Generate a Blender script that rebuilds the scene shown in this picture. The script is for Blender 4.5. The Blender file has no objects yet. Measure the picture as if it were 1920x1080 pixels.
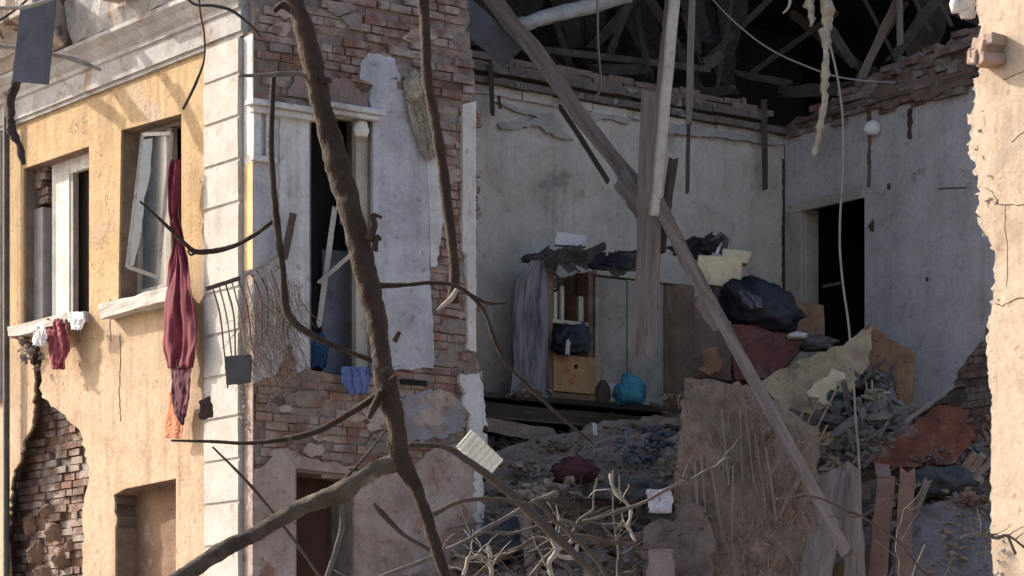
import bpy, bmesh, math, random
from math import radians, sin, cos, pi, atan2, sqrt
from mathutils import Vector, Matrix, noise
from mathutils.geometry import tessellate_polygon

# ------------------------------------------------------------------ camera, sky, sun, exposure
S = bpy.context.scene
C = S.collection
F = 5070.0; HX = 960.0; HY = 1350.0; EYE = 1.6
cam = bpy.data.cameras.new('camera'); cam.sensor_width = 36; cam.lens = 36*F/1920
cam.shift_y = (HY-540)/1920; cam.clip_start = .1; cam.clip_end = 600
co = bpy.data.objects.new('camera', cam); C.objects.link(co)
co.location = (0, 0, EYE); co.rotation_euler = (pi/2, 0, 0); S.camera = co

SV = Vector((1.995, -1.01, -1.30)).normalized()          # the way the sunlight travels
w = bpy.data.worlds.new('World'); S.world = w; w.use_nodes = True
nt = w.node_tree; bg = nt.nodes['Background']
sky = nt.nodes.new('ShaderNodeTexSky'); sky.sky_type = 'NISHITA'; sky.sun_disc = False; sky.dust_density = 3.5; sky.ozone_density = .4; sky.air_density = .8
sky.sun_elevation = math.asin(-SV.z); sky.sun_rotation = atan2(-SV.x, -SV.y)
nt.links.new(sky.outputs[0], bg.inputs[0]); bg.inputs[1].default_value = .15
sl = bpy.data.lights.new('sun', 'SUN'); sl.energy = 3.1; sl.angle = radians(.5); sl.color = (1, .91, .78)
so = bpy.data.objects.new('sun', sl); C.objects.link(so)
so.location = (-10, 5, 20); so.rotation_euler = SV.to_track_quat('-Z', 'Y').to_euler()
S.view_settings.view_transform = 'Standard'; S.view_settings.look = 'None'
S.view_settings.exposure = 1.27; S.view_settings.gamma = 1
S.cycles.max_bounces = 6; S.cycles.use_denoising = True

R = random.Random(7)
def P(px, py, Y): return Vector(((px-HX)/F*Y, Y, EYE+(HY-py)/F*Y))

# ------------------------------------------------------------------ materials
MATS = {}
def mat(name, c1, c2, scale=6, rough=.9, bump=.3, bscale=40, c3=None, s3=2.0, t3=.62, stretch=None, attr=False, spec=.3, w3=.06, crack=False, zfade=None, c2pos=(.35, .65), dirt=.35, streak=0):
    if name in MATS: return MATS[name]
    m = bpy.data.materials.new(name); m.use_nodes = True
    n = m.node_tree.nodes; L = m.node_tree.links; b = n['Principled BSDF']
    b.inputs['Roughness'].default_value = rough; b.inputs['Specular IOR Level'].default_value = spec
    tc = n.new('ShaderNodeTexCoord'); vec = tc.outputs['Object']
    if stretch:
        mp = n.new('ShaderNodeMapping'); mp.inputs['Scale'].default_value = stretch
        L.new(vec, mp.inputs[0]); vec = mp.outputs[0]
    def nz(sc, det=8, ro=.6, dist=0, v=vec):
        t = n.new('ShaderNodeTexNoise'); t.inputs['Scale'].default_value = sc; t.inputs['Detail'].default_value = det
        t.inputs['Roughness'].default_value = ro; t.inputs['Distortion'].default_value = dist; L.new(v, t.inputs['Vector']); return t.outputs['Fac']
    def ramp(f, a, bb):
        r = n.new('ShaderNodeMapRange'); r.inputs[1].default_value = a; r.inputs[2].default_value = bb; r.clamp = True
        L.new(f, r.inputs[0]); return r.outputs[0]
    def mix(f, a, bb, mode='MIX'):
        x = n.new('ShaderNodeMix'); x.data_type = 'RGBA'; x.blend_type = mode
        if isinstance(f, float): x.inputs[0].default_value = f
        else: L.new(f, x.inputs[0])
        for k, v in ((6, a), (7, bb)):
            if isinstance(v, tuple): x.inputs[k].default_value = (*v, 1)
            else: L.new(v, x.inputs[k])
        return x.outputs[2]
    big = nz(scale)
    if attr:
        at = n.new('ShaderNodeVertexColor'); at.layer_name = 'tint'
        col = mix(ramp(big, *c2pos), at.outputs[0], c2); col = mix(.8, at.outputs[0], col)
        col = mix(ramp(nz(scale*.6, 7), .44, .60), col, c1)
    else:
        col = mix(ramp(big, *c2pos), c1, c2)
    if zfade:
        sx = n.new('ShaderNodeSeparateXYZ'); L.new(tc.outputs['Object'], sx.inputs[0])
        a = n.new('ShaderNodeMath'); a.operation = 'MULTIPLY_ADD'; L.new(nz(1.2, 6), a.inputs[0]); a.inputs[1].default_value = 2.2; L.new(sx.outputs[2], a.inputs[2])
        col = mix(ramp(a.outputs[0], zfade[0], zfade[1]), zfade[2], col)
    if c3: col = mix(ramp(nz(s3, 9, .65, .4), t3, t3+w3), col, c3)
    if dirt:
        dm = n.new('ShaderNodeMath'); dm.operation = 'MULTIPLY'; L.new(ramp(nz(1.7, 12, .72, .6), .46, .68), dm.inputs[0]); dm.inputs[1].default_value = dirt*1.3
        col = mix(dm.outputs[0], col, (.55, .50, .46), 'MULTIPLY')
        d2 = n.new('ShaderNodeMath'); d2.operation = 'MULTIPLY'; L.new(ramp(nz(11, 6, .6, .3), .60, .66), d2.inputs[0]); d2.inputs[1].default_value = dirt*1.1
        col = mix(d2.outputs[0], col, (.45, .40, .37), 'MULTIPLY')
    if streak:
        mp2 = n.new('ShaderNodeMapping'); mp2.inputs['Scale'].default_value = (5, 5, .35); L.new(tc.outputs['Object'], mp2.inputs[0])
        d3 = n.new('ShaderNodeMath'); d3.operation = 'MULTIPLY'; L.new(ramp(nz(1.3, 8, .6, 0, mp2.outputs[0]), .50, .68), d3.inputs[0]); d3.inputs[1].default_value = streak
        col = mix(d3.outputs[0], col, (.62, .56, .50), 'MULTIPLY')
    fine = nz(scale*9, 4, .7)
    g = ramp(fine, .25, .75)
    gm = n.new('ShaderNodeMath'); gm.operation = 'MULTIPLY_ADD'; L.new(g, gm.inputs[0]); gm.inputs[1].default_value = .28; gm.inputs[2].default_value = .84
    cc = n.new('ShaderNodeCombineColor')
    for k in range(3): L.new(gm.outputs[0], cc.inputs[k])
    col = mix(1.0, col, cc.outputs[0], 'MULTIPLY')
    h = nz(bscale, 10, .7)
    if crack:
        vo = n.new('ShaderNodeTexVoronoi'); vo.feature = 'DISTANCE_TO_EDGE'; vo.inputs['Scale'].default_value = .75
        ad = n.new('ShaderNodeVectorMath'); ad.operation = 'ADD'
        t = n.new('ShaderNodeTexNoise'); t.inputs['Scale'].default_value = 3; t.inputs['Detail'].default_value = 6; L.new(vec, t.inputs['Vector'])
        L.new(vec, ad.inputs[0]); L.new(t.outputs['Color'], ad.inputs[1]); L.new(ad.outputs[0], vo.inputs['Vector'])
        k = ramp(vo.outputs['Distance'], .001, .006)
        msk = ramp(nz(.9, 3), .40, .42)
        inv = n.new('ShaderNodeMath'); inv.operation = 'MAXIMUM'; L.new(k, inv.inputs[0]); L.new(msk, inv.inputs[1])
        col = mix(inv.outputs[0], (.12, .09, .07), col)
    L.new(col, b.inputs['Base Color'])
    bp = n.new('ShaderNodeBump'); bp.inputs['Strength'].default_value = bump; bp.inputs['Distance'].default_value = .03
    L.new(h, bp.inputs['Height']); L.new(bp.outputs[0], b.inputs['Normal'])
    MATS[name] = m; return m

M_yellow = mat('yellow_plaster', (.47, .315, .155), (.385, .277, .16), 1.6, bump=.6, bscale=22, c3=(.42, .32, .24), s3=1.3, t3=.56, w3=.12, crack=True, zfade=(5.9, 7.1, (.45, .33, .225)), dirt=.5, streak=.6)
M_yflat = mat('yellow_plaster_return', (.70, .46, .24), (.6, .4, .22), 4)
M_cream = mat('cream_plaster', (.42, .33, .245), (.46, .37, .28), 1.8, bump=.35, bscale=25, c3=(.40, .33, .26), s3=1.5, t3=.55, crack=True, w3=.1, dirt=.5, streak=.45)
M_white = mat('white_lime_paint', (.47, .445, .41), (.395, .37, .335), 3, bump=.3, bscale=35, c3=(.36, .33, .30), s3=5, t3=.66, w3=.05, dirt=0.35, streak=0.2)
M_stone = mat('grey_cornice', (.40, .39, .38), (.30, .29, .28), 2.5, bump=.4, c3=(.27, .20, .15), s3=1.6, t3=.54, w3=.06, dirt=0.5, streak=0)
M_soffit = mat('brown_soffit', (.30, .25, .21), (.40, .36, .33), 2.2, bump=.5, c3=(.13, .09, .07), s3=2.5, t3=.58, crack=True)
M_greyp = mat('pale_grey_plaster', (.45, .45, .47), (.35, .35, .37), 3, bump=.35, c3=(.22, .20, .19), s3=4.5, t3=.63, w3=.04, dirt=0.45, streak=0.4)
M_offw = mat('off_white_plaster', (.55, .54, .53), (.46, .45, .45), 3, bump=.3, c3=(.30, .27, .22), s3=4, t3=.64, dirt=0.5, streak=0.5)
M_room = mat('grey_stucco_wallpaper', (.68, .585, .50), (.58, .50, .43), 1.3, bump=.8, bscale=55, c3=(.27, .24, .22), s3=1.7, t3=.60, w3=.14, dirt=0.4, streak=0.35)
M_blue = mat('blue_grey_wall_paint', (.59, .555, .555), (.51, .485, .49), 1.5, bump=.6, bscale=40, c3=(.29, .26, .25), s3=2.3, t3=.63, w3=.05, dirt=0.4, streak=0.35)
M_brick = mat('old_red_brick', (.36, .30, .26), (.20, .12, .095), 7, bump=.8, bscale=60, attr=True, dirt=0.5, streak=0)
M_mort = mat('lime_mortar', (.30, .26, .23), (.20, .15, .125), 8, bump=.9, bscale=50)
M_brownp = mat('brown_stained_render', (.26, .16, .10), (.17, .10, .065), 3, bump=.6, bscale=30, c3=(.33, .25, .19), s3=2.2, t3=.6)
M_lowp = mat('stained_grey_render', (.42, .36, .32), (.30, .215, .175), 2.6, bump=.8, bscale=22, c3=(.27, .14, .10), s3=3.0, t3=.55, w3=.1, dirt=0.7, streak=0.3)
M_cav = mat('dark_brown_cavity', (.12, .065, .045), (.075, .045, .03), 4, bump=.9)
M_dark = mat('unlit_black', (.010, .009, .009), (.006, .006, .007), 4)  # near-black colour paints the dark of unlit rooms and gaps
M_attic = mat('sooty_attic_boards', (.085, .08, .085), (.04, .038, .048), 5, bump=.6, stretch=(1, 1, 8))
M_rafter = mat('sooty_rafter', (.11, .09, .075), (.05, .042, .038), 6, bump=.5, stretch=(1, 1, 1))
M_wood = mat('weathered_wood', (.33, .265, .215), (.20, .155, .125), 3, bump=.9, bscale=30, c3=(.13, .10, .085), s3=4, t3=.6, stretch=(7, 7, .5), dirt=.6)
M_woodg = mat('grey_purple_timber', (.33, .275, .25), (.20, .165, .155), 3, bump=.9, c3=(.11, .09, .085), s3=4, t3=.62, stretch=(7, 7, .5), dirt=.6)
M_woodd = mat('dark_timber', (.13, .10, .08), (.08, .06, .05), 6, bump=.9, stretch=(7, 7, .5), dirt=.6)
M_plate = mat('old_wall_plate', (.20, .155, .125), (.12, .09, .07), 5, bump=.8, c3=(.32, .27, .22), s3=5, t3=.58)
M_pipe = mat('pale_polished_pole', (.44, .40, .36), (.34, .29, .25), 6, rough=.4, bump=.15)
M_steel = mat('dull_blue_steel', (.11, .12, .15), (.075, .08, .10), 4, rough=.6, bump=.15)
M_sheet = mat('dark_slate_sheet', (.085, .09, .11), (.055, .06, .075), 5, rough=.7, bump=.2)
M_rust = mat('rusty_pole', (.075, .05, .04), (.03, .022, .02), 9, bump=.6)
M_bark = mat('dark_bark', (.040, .023, .014), (.070, .044, .030), 9, rough=.8, spec=.25, bump=1.2, bscale=28, dirt=.5, c3=(.17, .15, .12), s3=5, t3=.64)
M_twig = mat('pale_dry_twig', (.14, .12, .105), (.08, .068, .06), 9, bump=.4)
M_twigd = mat('brown_twig', (.085, .062, .048), (.06, .043, .034), 9, bump=.4)
M_peel = mat('peeled_white_twig', (.36, .325, .285), (.18, .15, .125), 9, bump=.3)
M_red = mat('dark_red_cloth', (.17, .028, .045), (.11, .018, .03), 5, bump=.3)
M_redl = mat('washed_red_cloth', (.34, .10, .11), (.22, .05, .06), 5, bump=.3, c3=(.6, .45, .42), s3=6, t3=.6)
M_orange = mat('orange_cloth', (.48, .19, .10), (.38, .15, .08), 5, bump=.2)
M_wcloth = mat('white_cloth', (.72, .70, .69), (.58, .56, .58), 5, bump=.3)
M_winp = mat('window_white_paint', (.62, .60, .56), (.48, .46, .43), 5, bump=.25, c3=(.27, .24, .21), s3=7, t3=.64, dirt=0.5, streak=0.4)
M_jamb = mat('aged_jamb', (.36, .33, .30), (.28, .26, .24), 5, bump=.3)
M_doorc = mat('cream_door_casing', (.46, .43, .36), (.38, .35, .30), 5, bump=.3, c3=(.22, .19, .16), s3=6, t3=.62)
M_fib = mat('cream_fibre', (.55, .50, .40), (.36, .31, .23), 14, bump=1., bscale=60)
M_reed = mat('reed_plaster_panel', (.35, .26, .195), (.23, .165, .12), 4, bump=1.3, dirt=.8, streak=.7, bscale=24, c3=(.42, .36, .30), s3=3, t3=.63, stretch=(1.7, 1.7, .5))
M_chip = mat('worn_chipboard', (.30, .175, .105), (.19, .11, .07), 5, bump=.7, dirt=.8, streak=.5, c3=(.13, .08, .05), s3=3, t3=.6)
M_beige = mat('beige_broken_board', (.42, .32, .19), (.27, .195, .12), 5, bump=.7, c3=(.17, .11, .075), s3=2.5, t3=.57)
M_orb = mat('rust_orange_board', (.22, .07, .035), (.12, .045, .03), 5, bump=.6, c3=(.25, .205, .175), s3=3.5, t3=.50, w3=.2, streak=.5, dirt=.6)
M_maroon = mat('maroon_upholstery', (.15, .05, .04), (.09, .034, .028), 4, bump=.6, c3=(.21, .16, .14), s3=3.5, t3=.52, w3=.2, dirt=.6)
M_cabg = mat('grey_cabinet_door', (.46, .43, .38), (.37, .335, .28), 2.0, rough=.7, bump=.15, bscale=20, c3=(.24, .21, .18), s3=3, t3=.55, w3=.15, dirt=.5, streak=.6)
M_cabb = mat('brown_cabinet_board', (.28, .175, .115), (.20, .125, .085), 4, rough=.7, bump=.2, dirt=.6, streak=.5)
M_draw = mat('orange_wood_drawer', (.52, .31, .15), (.40, .235, .11), 4, rough=.6, bump=.1, c3=(.45, .17, .08), s3=3, t3=.6)
M_creamb = mat('cream_strip', (.60, .54, .42), (.46, .41, .32), 6, bump=.2)
M_black = mat('black_plastic', (.005, .006, .012), (.013, .014, .024), 8, rough=.55, bump=.4, bscale=14, spec=.4)
M_soot = mat('soot_rags', (.075, .068, .068), (.14, .125, .12), 9, bump=.9)
M_scurt = mat('sooted_curtain', (.27, .245, .24), (.075, .068, .072), 1.8, bump=.5, stretch=(3, 3, .6), c2pos=(.42, .58))
M_teal = mat('teal_plastic', (.02, .14, .20), (.06, .24, .32), 8, rough=.45, bump=.3)
M_bluec = mat('blue_cloth', (.075, .12, .30), (.16, .19, .34), 6, bump=.3)
M_box = mat('pale_cardboard', (.70, .60, .40), (.58, .49, .33), 5, rough=.8, bump=.15, c3=(.30, .24, .17), s3=8, t3=.64)
M_rub = mat('rubble_mix', (.38, .295, .23), (.22, .165, .125), 5, bump=1., bscale=30, c3=(.30, .27, .25), s3=4, t3=.58)
M_slabg = mat('fallen_floor_grey', (.36, .265, .22), (.24, .17, .14), 3, bump=.7, c3=(.15, .09, .07), s3=3, t3=.57)
M_bluegrey = mat('blue_grey_rubble', (.24, .26, .29), (.15, .16, .185), 6, bump=.8)
M_ground = mat('dusty_ground', (.38, .33, .28), (.30, .26, .22), 1.5, bump=.6)
M_wire = mat('grey_wire', (.25, .24, .22), (.18, .17, .16), 6, rough=.6)
M_wired = mat('black_wire', (.03, .03, .03), (.02, .02, .02), 6, rough=.6)
M_glass = mat('dusty_pane', (.06, .07, .08), (.10, .11, .12), 4, rough=.25, bump=.02, spec=.6)
M_hedge = mat('dry_tangle', (.13, .095, .08), (.085, .062, .05), 9, bump=.3)
M_roof = mat('roof_sheet', (.20, .18, .17), (.15, .13, .12), 3)

# ------------------------------------------------------------------ objects
def tag(o, label, cat, group=None, kind=None):
    if label: o['label'] = label
    if cat: o['category'] = cat
    if group: o['group'] = group
    if kind: o['kind'] = kind
    return o
def thing(name, label, cat, loc, group=None):
    o = bpy.data.objects.new(name, None); C.objects.link(o); o.location = loc; o.empty_display_size = .2
    bpy.context.view_layer.update()
    return tag(o, label, cat, group)
def mesh_obj(name, bm, m, parent=None, mw=None, smooth=False, mods=()):
    if mw is None:
        if parent is None:
            zs = [v.co for v in bm.verts]; n = max(1, len(zs))
            o0 = Vector((sum(v.x for v in zs)/n, sum(v.y for v in zs)/n, min(v.z for v in zs)))
        else: o0 = Vector(parent.matrix_world.translation)
        bmesh.ops.translate(bm, verts=bm.verts, vec=-o0); mw = Matrix.Translation(o0)
    me = bpy.data.meshes.new(name); bm.to_mesh(me); bm.free()
    if smooth:
        for p in me.polygons: p.use_smooth = True
    me.materials.append(m)
    o = bpy.data.objects.new(name, me); C.objects.link(o)
    if parent is not None:
        o.parent = parent; o.matrix_local = parent.matrix_world.inverted() @ mw
    else: o.matrix_local = mw
    for k in mods:
        if k[0] == 'solid':
            q = o.modifiers.new('s', 'SOLIDIFY'); q.thickness = k[1]; q.offset = 0
        if k[0] == 'sub':
            q = o.modifiers.new('u', 'SUBSURF'); q.levels = q.render_levels = k[1]
    bpy.context.view_layer.update()
    return o

class Frame:                    # a wall plane: x along it (to the right), y into it, z up
    def __init__(s, o, ang):
        s.o = Vector((o[0], o[1])); s.u = Vector((cos(ang), sin(ang))); s.i = Vector((-sin(ang), cos(ang)))
        s.m = Matrix.Translation((o[0], o[1], 0)) @ Matrix.Rotation(ang, 4, 'Z')
    def hit(s, px, py, y=0.0):
        d = Vector(((px-HX)/F, 1.0)); q = s.o+s.i*y
        t = q.dot(s.i)/d.dot(s.i); p = d*t
        return ((p-s.o).dot(s.u), EYE+(HY-py)/F*t)
    def X(s, px, y=0.0): return s.hit(px, 500, y)[0]
    def W(s, x, y, z):
        p = s.o+s.u*x+s.i*y; return Vector((p.x, p.y, z))
    def pt(s, px, py, y=0.0):
        x, z = s.hit(px, py, y); return s.W(x, y, z)

A1 = atan2(-5070, 3760)          # sunlit facades run this way (nearer towards the right)
A2 = atan2(5070, 6840)           # shaded walls run this way (farther towards the right)
FL = Frame(((475-HX)/F*24, 24), A1)
FS = Frame(((475-HX)/F*24, 24), A2)
FB = Frame(((915-HX)/F*29, 29), A2)
c2x = FB.X(1470); c2 = FB.W(c2x, 0, 0)
FR = Frame((c2.x, c2.y), A1)
FG = Frame(((1850-HX)/F*20, 20), A1)

def ragged(pts, amp, step, seed=0):
    """pts: (x,y[,k]); the edge leaving a point is broken up by amp*k"""
    out = []; rr = random.Random(seed)
    for i, p in enumerate(pts):
        q = pts[(i+1) % len(pts)]; k = p[2] if len(p) > 2 else 0
        out.append((p[0], p[1]))
        d = math.hypot(q[0]-p[0], q[1]-p[1])
        if k and d > step:
            n = int(d/step)
            for j in range(1, n):
                t = j/n+rr.uniform(-.25, .25)/n
                a = amp*k
                out.append((p[0]+(q[0]-p[0])*t+rr.uniform(-a, a), p[1]+(q[1]-p[1])*t+rr.uniform(-a, a)))
    return out
def R2(pts, k=1): return [(p[0], p[1], k) for p in pts]

def add_slab(bm, loops, y0, y1):
    """loops of local (x,z), first is outer; front at y0, back at y1"""
    tl = [[Vector((x, 0, z)) for x, z in lp] for lp in loops]
    flat = [v for lp in tl for v in lp]
    tris = tessellate_polygon([[Vector((v.x, v.z, 0)) for v in lp] for lp in tl])
    fv = [bm.verts.new((v.x, y0, v.z)) for v in flat]; bv = [bm.verts.new((v.x, y1, v.z)) for v in flat]
    for t in tris:
        try: bm.faces.new([fv[i] for i in t])
        except ValueError: pass
        try: bm.faces.new([bv[i] for i in reversed(t)])
        except ValueError: pass
    k = 0
    for lp in tl:
        n = len(lp)
        for i in range(n):
            a, b = k+i, k+(i+1) % n
            bm.faces.new([fv[a], bv[a], bv[b], fv[b]])
        k += n
    bmesh.ops.recalc_face_normals(bm, faces=bm.faces)
def add_box(bm, x0, x1, y0, y1, z0, z1, m=None):
    vs = [bm.verts.new((x, y, z)) for x in (x0, x1) for y in (y0, y1) for z in (z0, z1)]
    if m is not None:
        for v in vs: v.co = m @ v.co
    for f in ((0, 1, 3, 2), (4, 6, 7, 5), (0, 4, 5, 1), (2, 3, 7, 6), (0, 2, 6, 4), (1, 5, 7, 3)):
        bm.faces.new([vs[i] for i in f])
    return vs
def slab(name, fr, pxl, y0, y1, m, parent, amp=3, step=12, seed=0, holes=()):
    """pixel outlines on a wall plane"""
    bm = bmesh.new()
    lps = [[fr.hit(x, y, y0) for x, y in ragged(l, amp, step, seed+i)] for i, l in enumerate([pxl]+list(holes))]
    add_slab(bm, lps, y0, y1)
    return mesh_obj(name, bm, m, parent, fr.m)
def boxes(name, fr, lst, m, parent, bevel=0):
    bm = bmesh.new()
    for b in lst: add_box(bm, *b)
    if bevel: bmesh.ops.bevel(bm, geom=bm.edges[:], offset=bevel, segments=1, affect='EDGES')
    bmesh.ops.recalc_face_normals(bm, faces=bm.faces)
    return mesh_obj(name, bm, m, parent, fr.m)
def inside(x, y, poly):
    c = False; n = len(poly)
    for i in range(n):
        x1, y1 = poly[i]; x2, y2 = poly[(i+1) % n]
        if (y1 > y) != (y2 > y) and x < (x2-x1)*(y-y1)/(y2-y1)+x1: c = not c
    return c
def bricks(name, fr, polys, y0, depth, parent, seed=1, holes=(), jit=.014, drop=.05, tone=1.0, rough_edge=.08):
    rr = random.Random(seed); bm = bmesh.new(); cl = bm.loops.layers.float_color.new('tint')
    ps = [[fr.hit(x, y, y0) for x, y in p] for p in polys]; hs = [[fr.hit(x, y, y0) for x, y in p] for p in holes]
    xs = [x for p in ps for x, z in p]; zs = [z for p in ps for x, z in p]
    bw, bh, mo = .235, .066, .013
    z = min(zs); row = 0
    while z < max(zs):
        x = min(xs)-rr.uniform(0, .2)-(bw/2 if row % 2 else 0)
        while x < max(xs):
            L = bw if rr.random() > .25 else bw/2
            cx, cz = x+L/2+rr.uniform(-1, 1)*rough_edge, z+bh/2+rr.uniform(-1, 1)*rough_edge*.4
            if any(inside(cx, cz, p) for p in ps) and not any(inside(x+L*q, z+bh/2, h) for h in hs for q in (-.02, .5, 1.02)) and rr.random() > drop:
                dy = rr.uniform(-jit, jit)+(rr.uniform(.02, .06) if rr.random() < .12 else 0)
                vs = add_box(bm, max(x, min(xs)), max(min(x+L, max(xs)), min(xs)+.01), y0+dy, y0+dy+depth, z, z+bh)
                for v in vs: v.co += Vector((rr.uniform(-1, 1)*.006, rr.uniform(-1, 1)*.004, rr.uniform(-1, 1)*.006))
                k = rr.random()
                if k < .55: c = (.33, .165, .115)
                elif k < .8: c = (.26, .165, .125)
                elif k < .93: c = (.38, .26, .19)
                else: c = (.34, .29, .25)
                f = rr.uniform(.65, 1.15)*tone; c = (c[0]*f, c[1]*f, c[2]*f, 1)
                for v in vs:
                    for lo in v.link_loops: lo[cl] = c
            x += L+mo
        z += bh+mo; row += 1
    bmesh.ops.recalc_face_normals(bm, faces=bm.faces)
    return mesh_obj(name, bm, M_brick, parent, fr.m)

def spline(pts, n=6):
    out = []
    for i in range(len(pts)-1):
        p0 = pts[max(0, i-1)]; p1 = pts[i]; p2 = pts[i+1]; p3 = pts[min(len(pts)-1, i+2)]
        for j in range(n):
            t = j/n
            out.append(tuple(.5*((2*b)+(-a+c)*t+(2*a-5*b+4*c-d)*t*t+(-a+3*b-3*c+d)*t**3) for a, b, c, d in zip(p0, p1, p2, p3)))
    out.append(tuple(pts[-1])); return out
def add_tube(bm, pts, seg=8, wob=.08, seed=0, cap=True):
    """pts: world (x,y,z,r)"""
    rings = []; up = Vector((.3, 1, .1)).normalized()
    for i, p in enumerate(pts):
        c = Vector(p[:3]); a = Vector(pts[max(0, i-1)][:3]); b = Vector(pts[min(len(pts)-1, i+1)][:3])
        d = (b-a).normalized(); s = d.cross(up)
        if s.length < .1: s = d.cross(Vector((1, 0, 0)))
        s.normalize(); t = d.cross(s)
        ring = []
        for k in range(seg):
            an = 2*pi*k/seg; dr = s*cos(an)+t*sin(an)
            r = p[3]*(1+wob*2*noise.noise((c+dr*.05)*14+Vector((seed, 0, 0)))+wob*1.5*noise.noise((c+dr*p[3])*38))
            ring.append(bm.verts.new(c+dr*r))
        rings.append(ring)
    for a, b in zip(rings, rings[1:]):
        for k in range(seg): bm.faces.new([a[k], a[(k+1) % seg], b[(k+1) % seg], b[k]])
    if cap: bm.faces.new(rings[0][::-1]); bm.faces.new(rings[-1])
def tube_px(name, pts, m, parent=None, Y=None, seg=8, wob=.12, n=6, seed=0, kn=0):
    """pts (px,py,r_px[,Y])"""
    q = [(p[0], p[1], p[2], (p[3] if len(p) > 3 else Y)) for p in pts]
    sp = spline(q, n); out = []
    for i, (x, y, r, yy) in enumerate(sp):
        v = P(x, y, yy)
        v += Vector((noise.noise(v*3+Vector((seed, 3, 1))), 0, noise.noise(v*3+Vector((9, seed, 1)))))*r*yy/F*(.5 if r < 9 else .12)
        out.append((*v, max(.0015, r*yy/F)))
    bm = bmesh.new(); add_tube(bm, out, seg, wob, seed)
    return mesh_obj(name, bm, m, parent, smooth=True)

def add_plank(bm, a, b, wd, th, rr, nseg=10, wob=.1, face=None, splinter=.5):
    """a plank from a to b (world), width wd turned to the viewer, thickness th"""
    a = Vector(a); b = Vector(b); d = (b-a).normalized()
    view = face if face is not None else -((a+b)/2-Vector((0, 0, EYE))).normalized()
    s = d.cross(view).normalized(); t = s.cross(d).normalized()
    rows = []; L = (b-a).length
    for i in range(nseg+1):
        f = i/nseg; c = a+(b-a)*f
        c = c+s*noise.noise(c*1.5+Vector((wd*9, 0, 0)))*wd*wob*1.5
        w1 = wd/2*(1+rr.uniform(-wob, wob)); w2 = wd/2*(1+rr.uniform(-wob, wob)); tt = th/2
        e = Vector()
        row = [c-s*w1-t*tt, c-s*0-t*tt*1.02, c+s*w2-t*tt, c+s*w2+t*tt, c+t*tt*1.05, c-s*w1+t*tt]
        if i in (0, nseg):
            sg = 1 if i else -1
            row = [p+d*sg*rr.uniform(-splinter, splinter)*wd for p in row]
        rows.append([bm.verts.new(p) for p in row])
    for p, q in zip(rows, rows[1:]):
        for k in range(6): bm.faces.new([p[k], p[(k+1) % 6], q[(k+1) % 6], q[k]])
    bm.faces.new(rows[0][::-1]); bm.faces.new(rows[-1])
def plank(name, a, b, wpx, th, m, label=None, cat=None, parent=None, group=None, wob=.08, splinter=.5, seed=0, face=None):
    A = P(*a); B = P(*b); wd = wpx*(a[2]+b[2])/2/F
    bm = bmesh.new(); add_plank(bm, A, B, wd, th, random.Random(seed+int(a[0]+b[1])), wob=wob, splinter=splinter, face=face)
    bmesh.ops.recalc_face_normals(bm, faces=bm.faces)
    d = (B-A).normalized(); q = d.to_track_quat('Z', 'Y').to_matrix().to_4x4(); mw = Matrix.Translation(A) @ q
    bmesh.ops.transform(bm, matrix=mw.inverted(), verts=bm.verts)
    o = mesh_obj(name, bm, m, parent, mw)
    return tag(o, label, cat, group)
def panel(name, pts, th, m, label=None, cat=None, parent=None, group=None, amp=2, step=14, seed=0, bulge=0, k=1):
    """outline (px,py,Y) in its own plane (fitted), thickness away from the viewer, broken edges, gentle warp"""
    v = [P(*p) for p in pts]
    c = sum(v, Vector())/len(v); n = Vector()
    for i in range(len(v)): n += (v[i]-c).cross(v[(i+1) % len(v)]-c)
    n.normalize()
    if n.y > 0: n = -n
    # re-project the outline onto the fitted plane along the view ray
    E = Vector((0, 0, EYE))
    rg = ragged([(p[0], p[1], k) for p in pts], amp, step, seed)
    def onp(x, y):
        d = P(x, y, 1)-E; t = (c-E).dot(n)/d.dot(n); return E+d*t
    w3 = [onp(x, y) for x, y in rg]
    u = (w3[1]-w3[0]).normalized(); vv = n.cross(u)
    lp = [((q-c).dot(u), (q-c).dot(vv)) for q in w3]
    bm = bmesh.new(); add_slab(bm, [lp], 0, th)
    bmesh.ops.triangulate(bm, faces=[f for f in bm.faces if len(f.verts) > 3])
    if bulge:
        bmesh.ops.subdivide_edges(bm, edges=[e for e in bm.edges if e.calc_length() > .12], cuts=3, use_grid_fill=False)
        bmesh.ops.triangulate(bm, faces=bm.faces[:])
        bmesh.ops.subdivide_edges(bm, edges=[e for e in bm.edges if e.calc_length() > .09], cuts=1)
        for q in bm.verts:
            q.co.y += bulge*(noise.noise(Vector((q.co.x*3, q.co.z*3, seed)))+.5*noise.noise(Vector((q.co.x*9, q.co.z*9, seed))))
    for q in bm.verts:
        q.co = c+u*q.co.x+vv*q.co.z-n*q.co.y
    bmesh.ops.recalc_face_normals(bm, faces=bm.faces)
    o = mesh_obj(name, bm, m, parent)
    return tag(o, label, cat, group)
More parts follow.
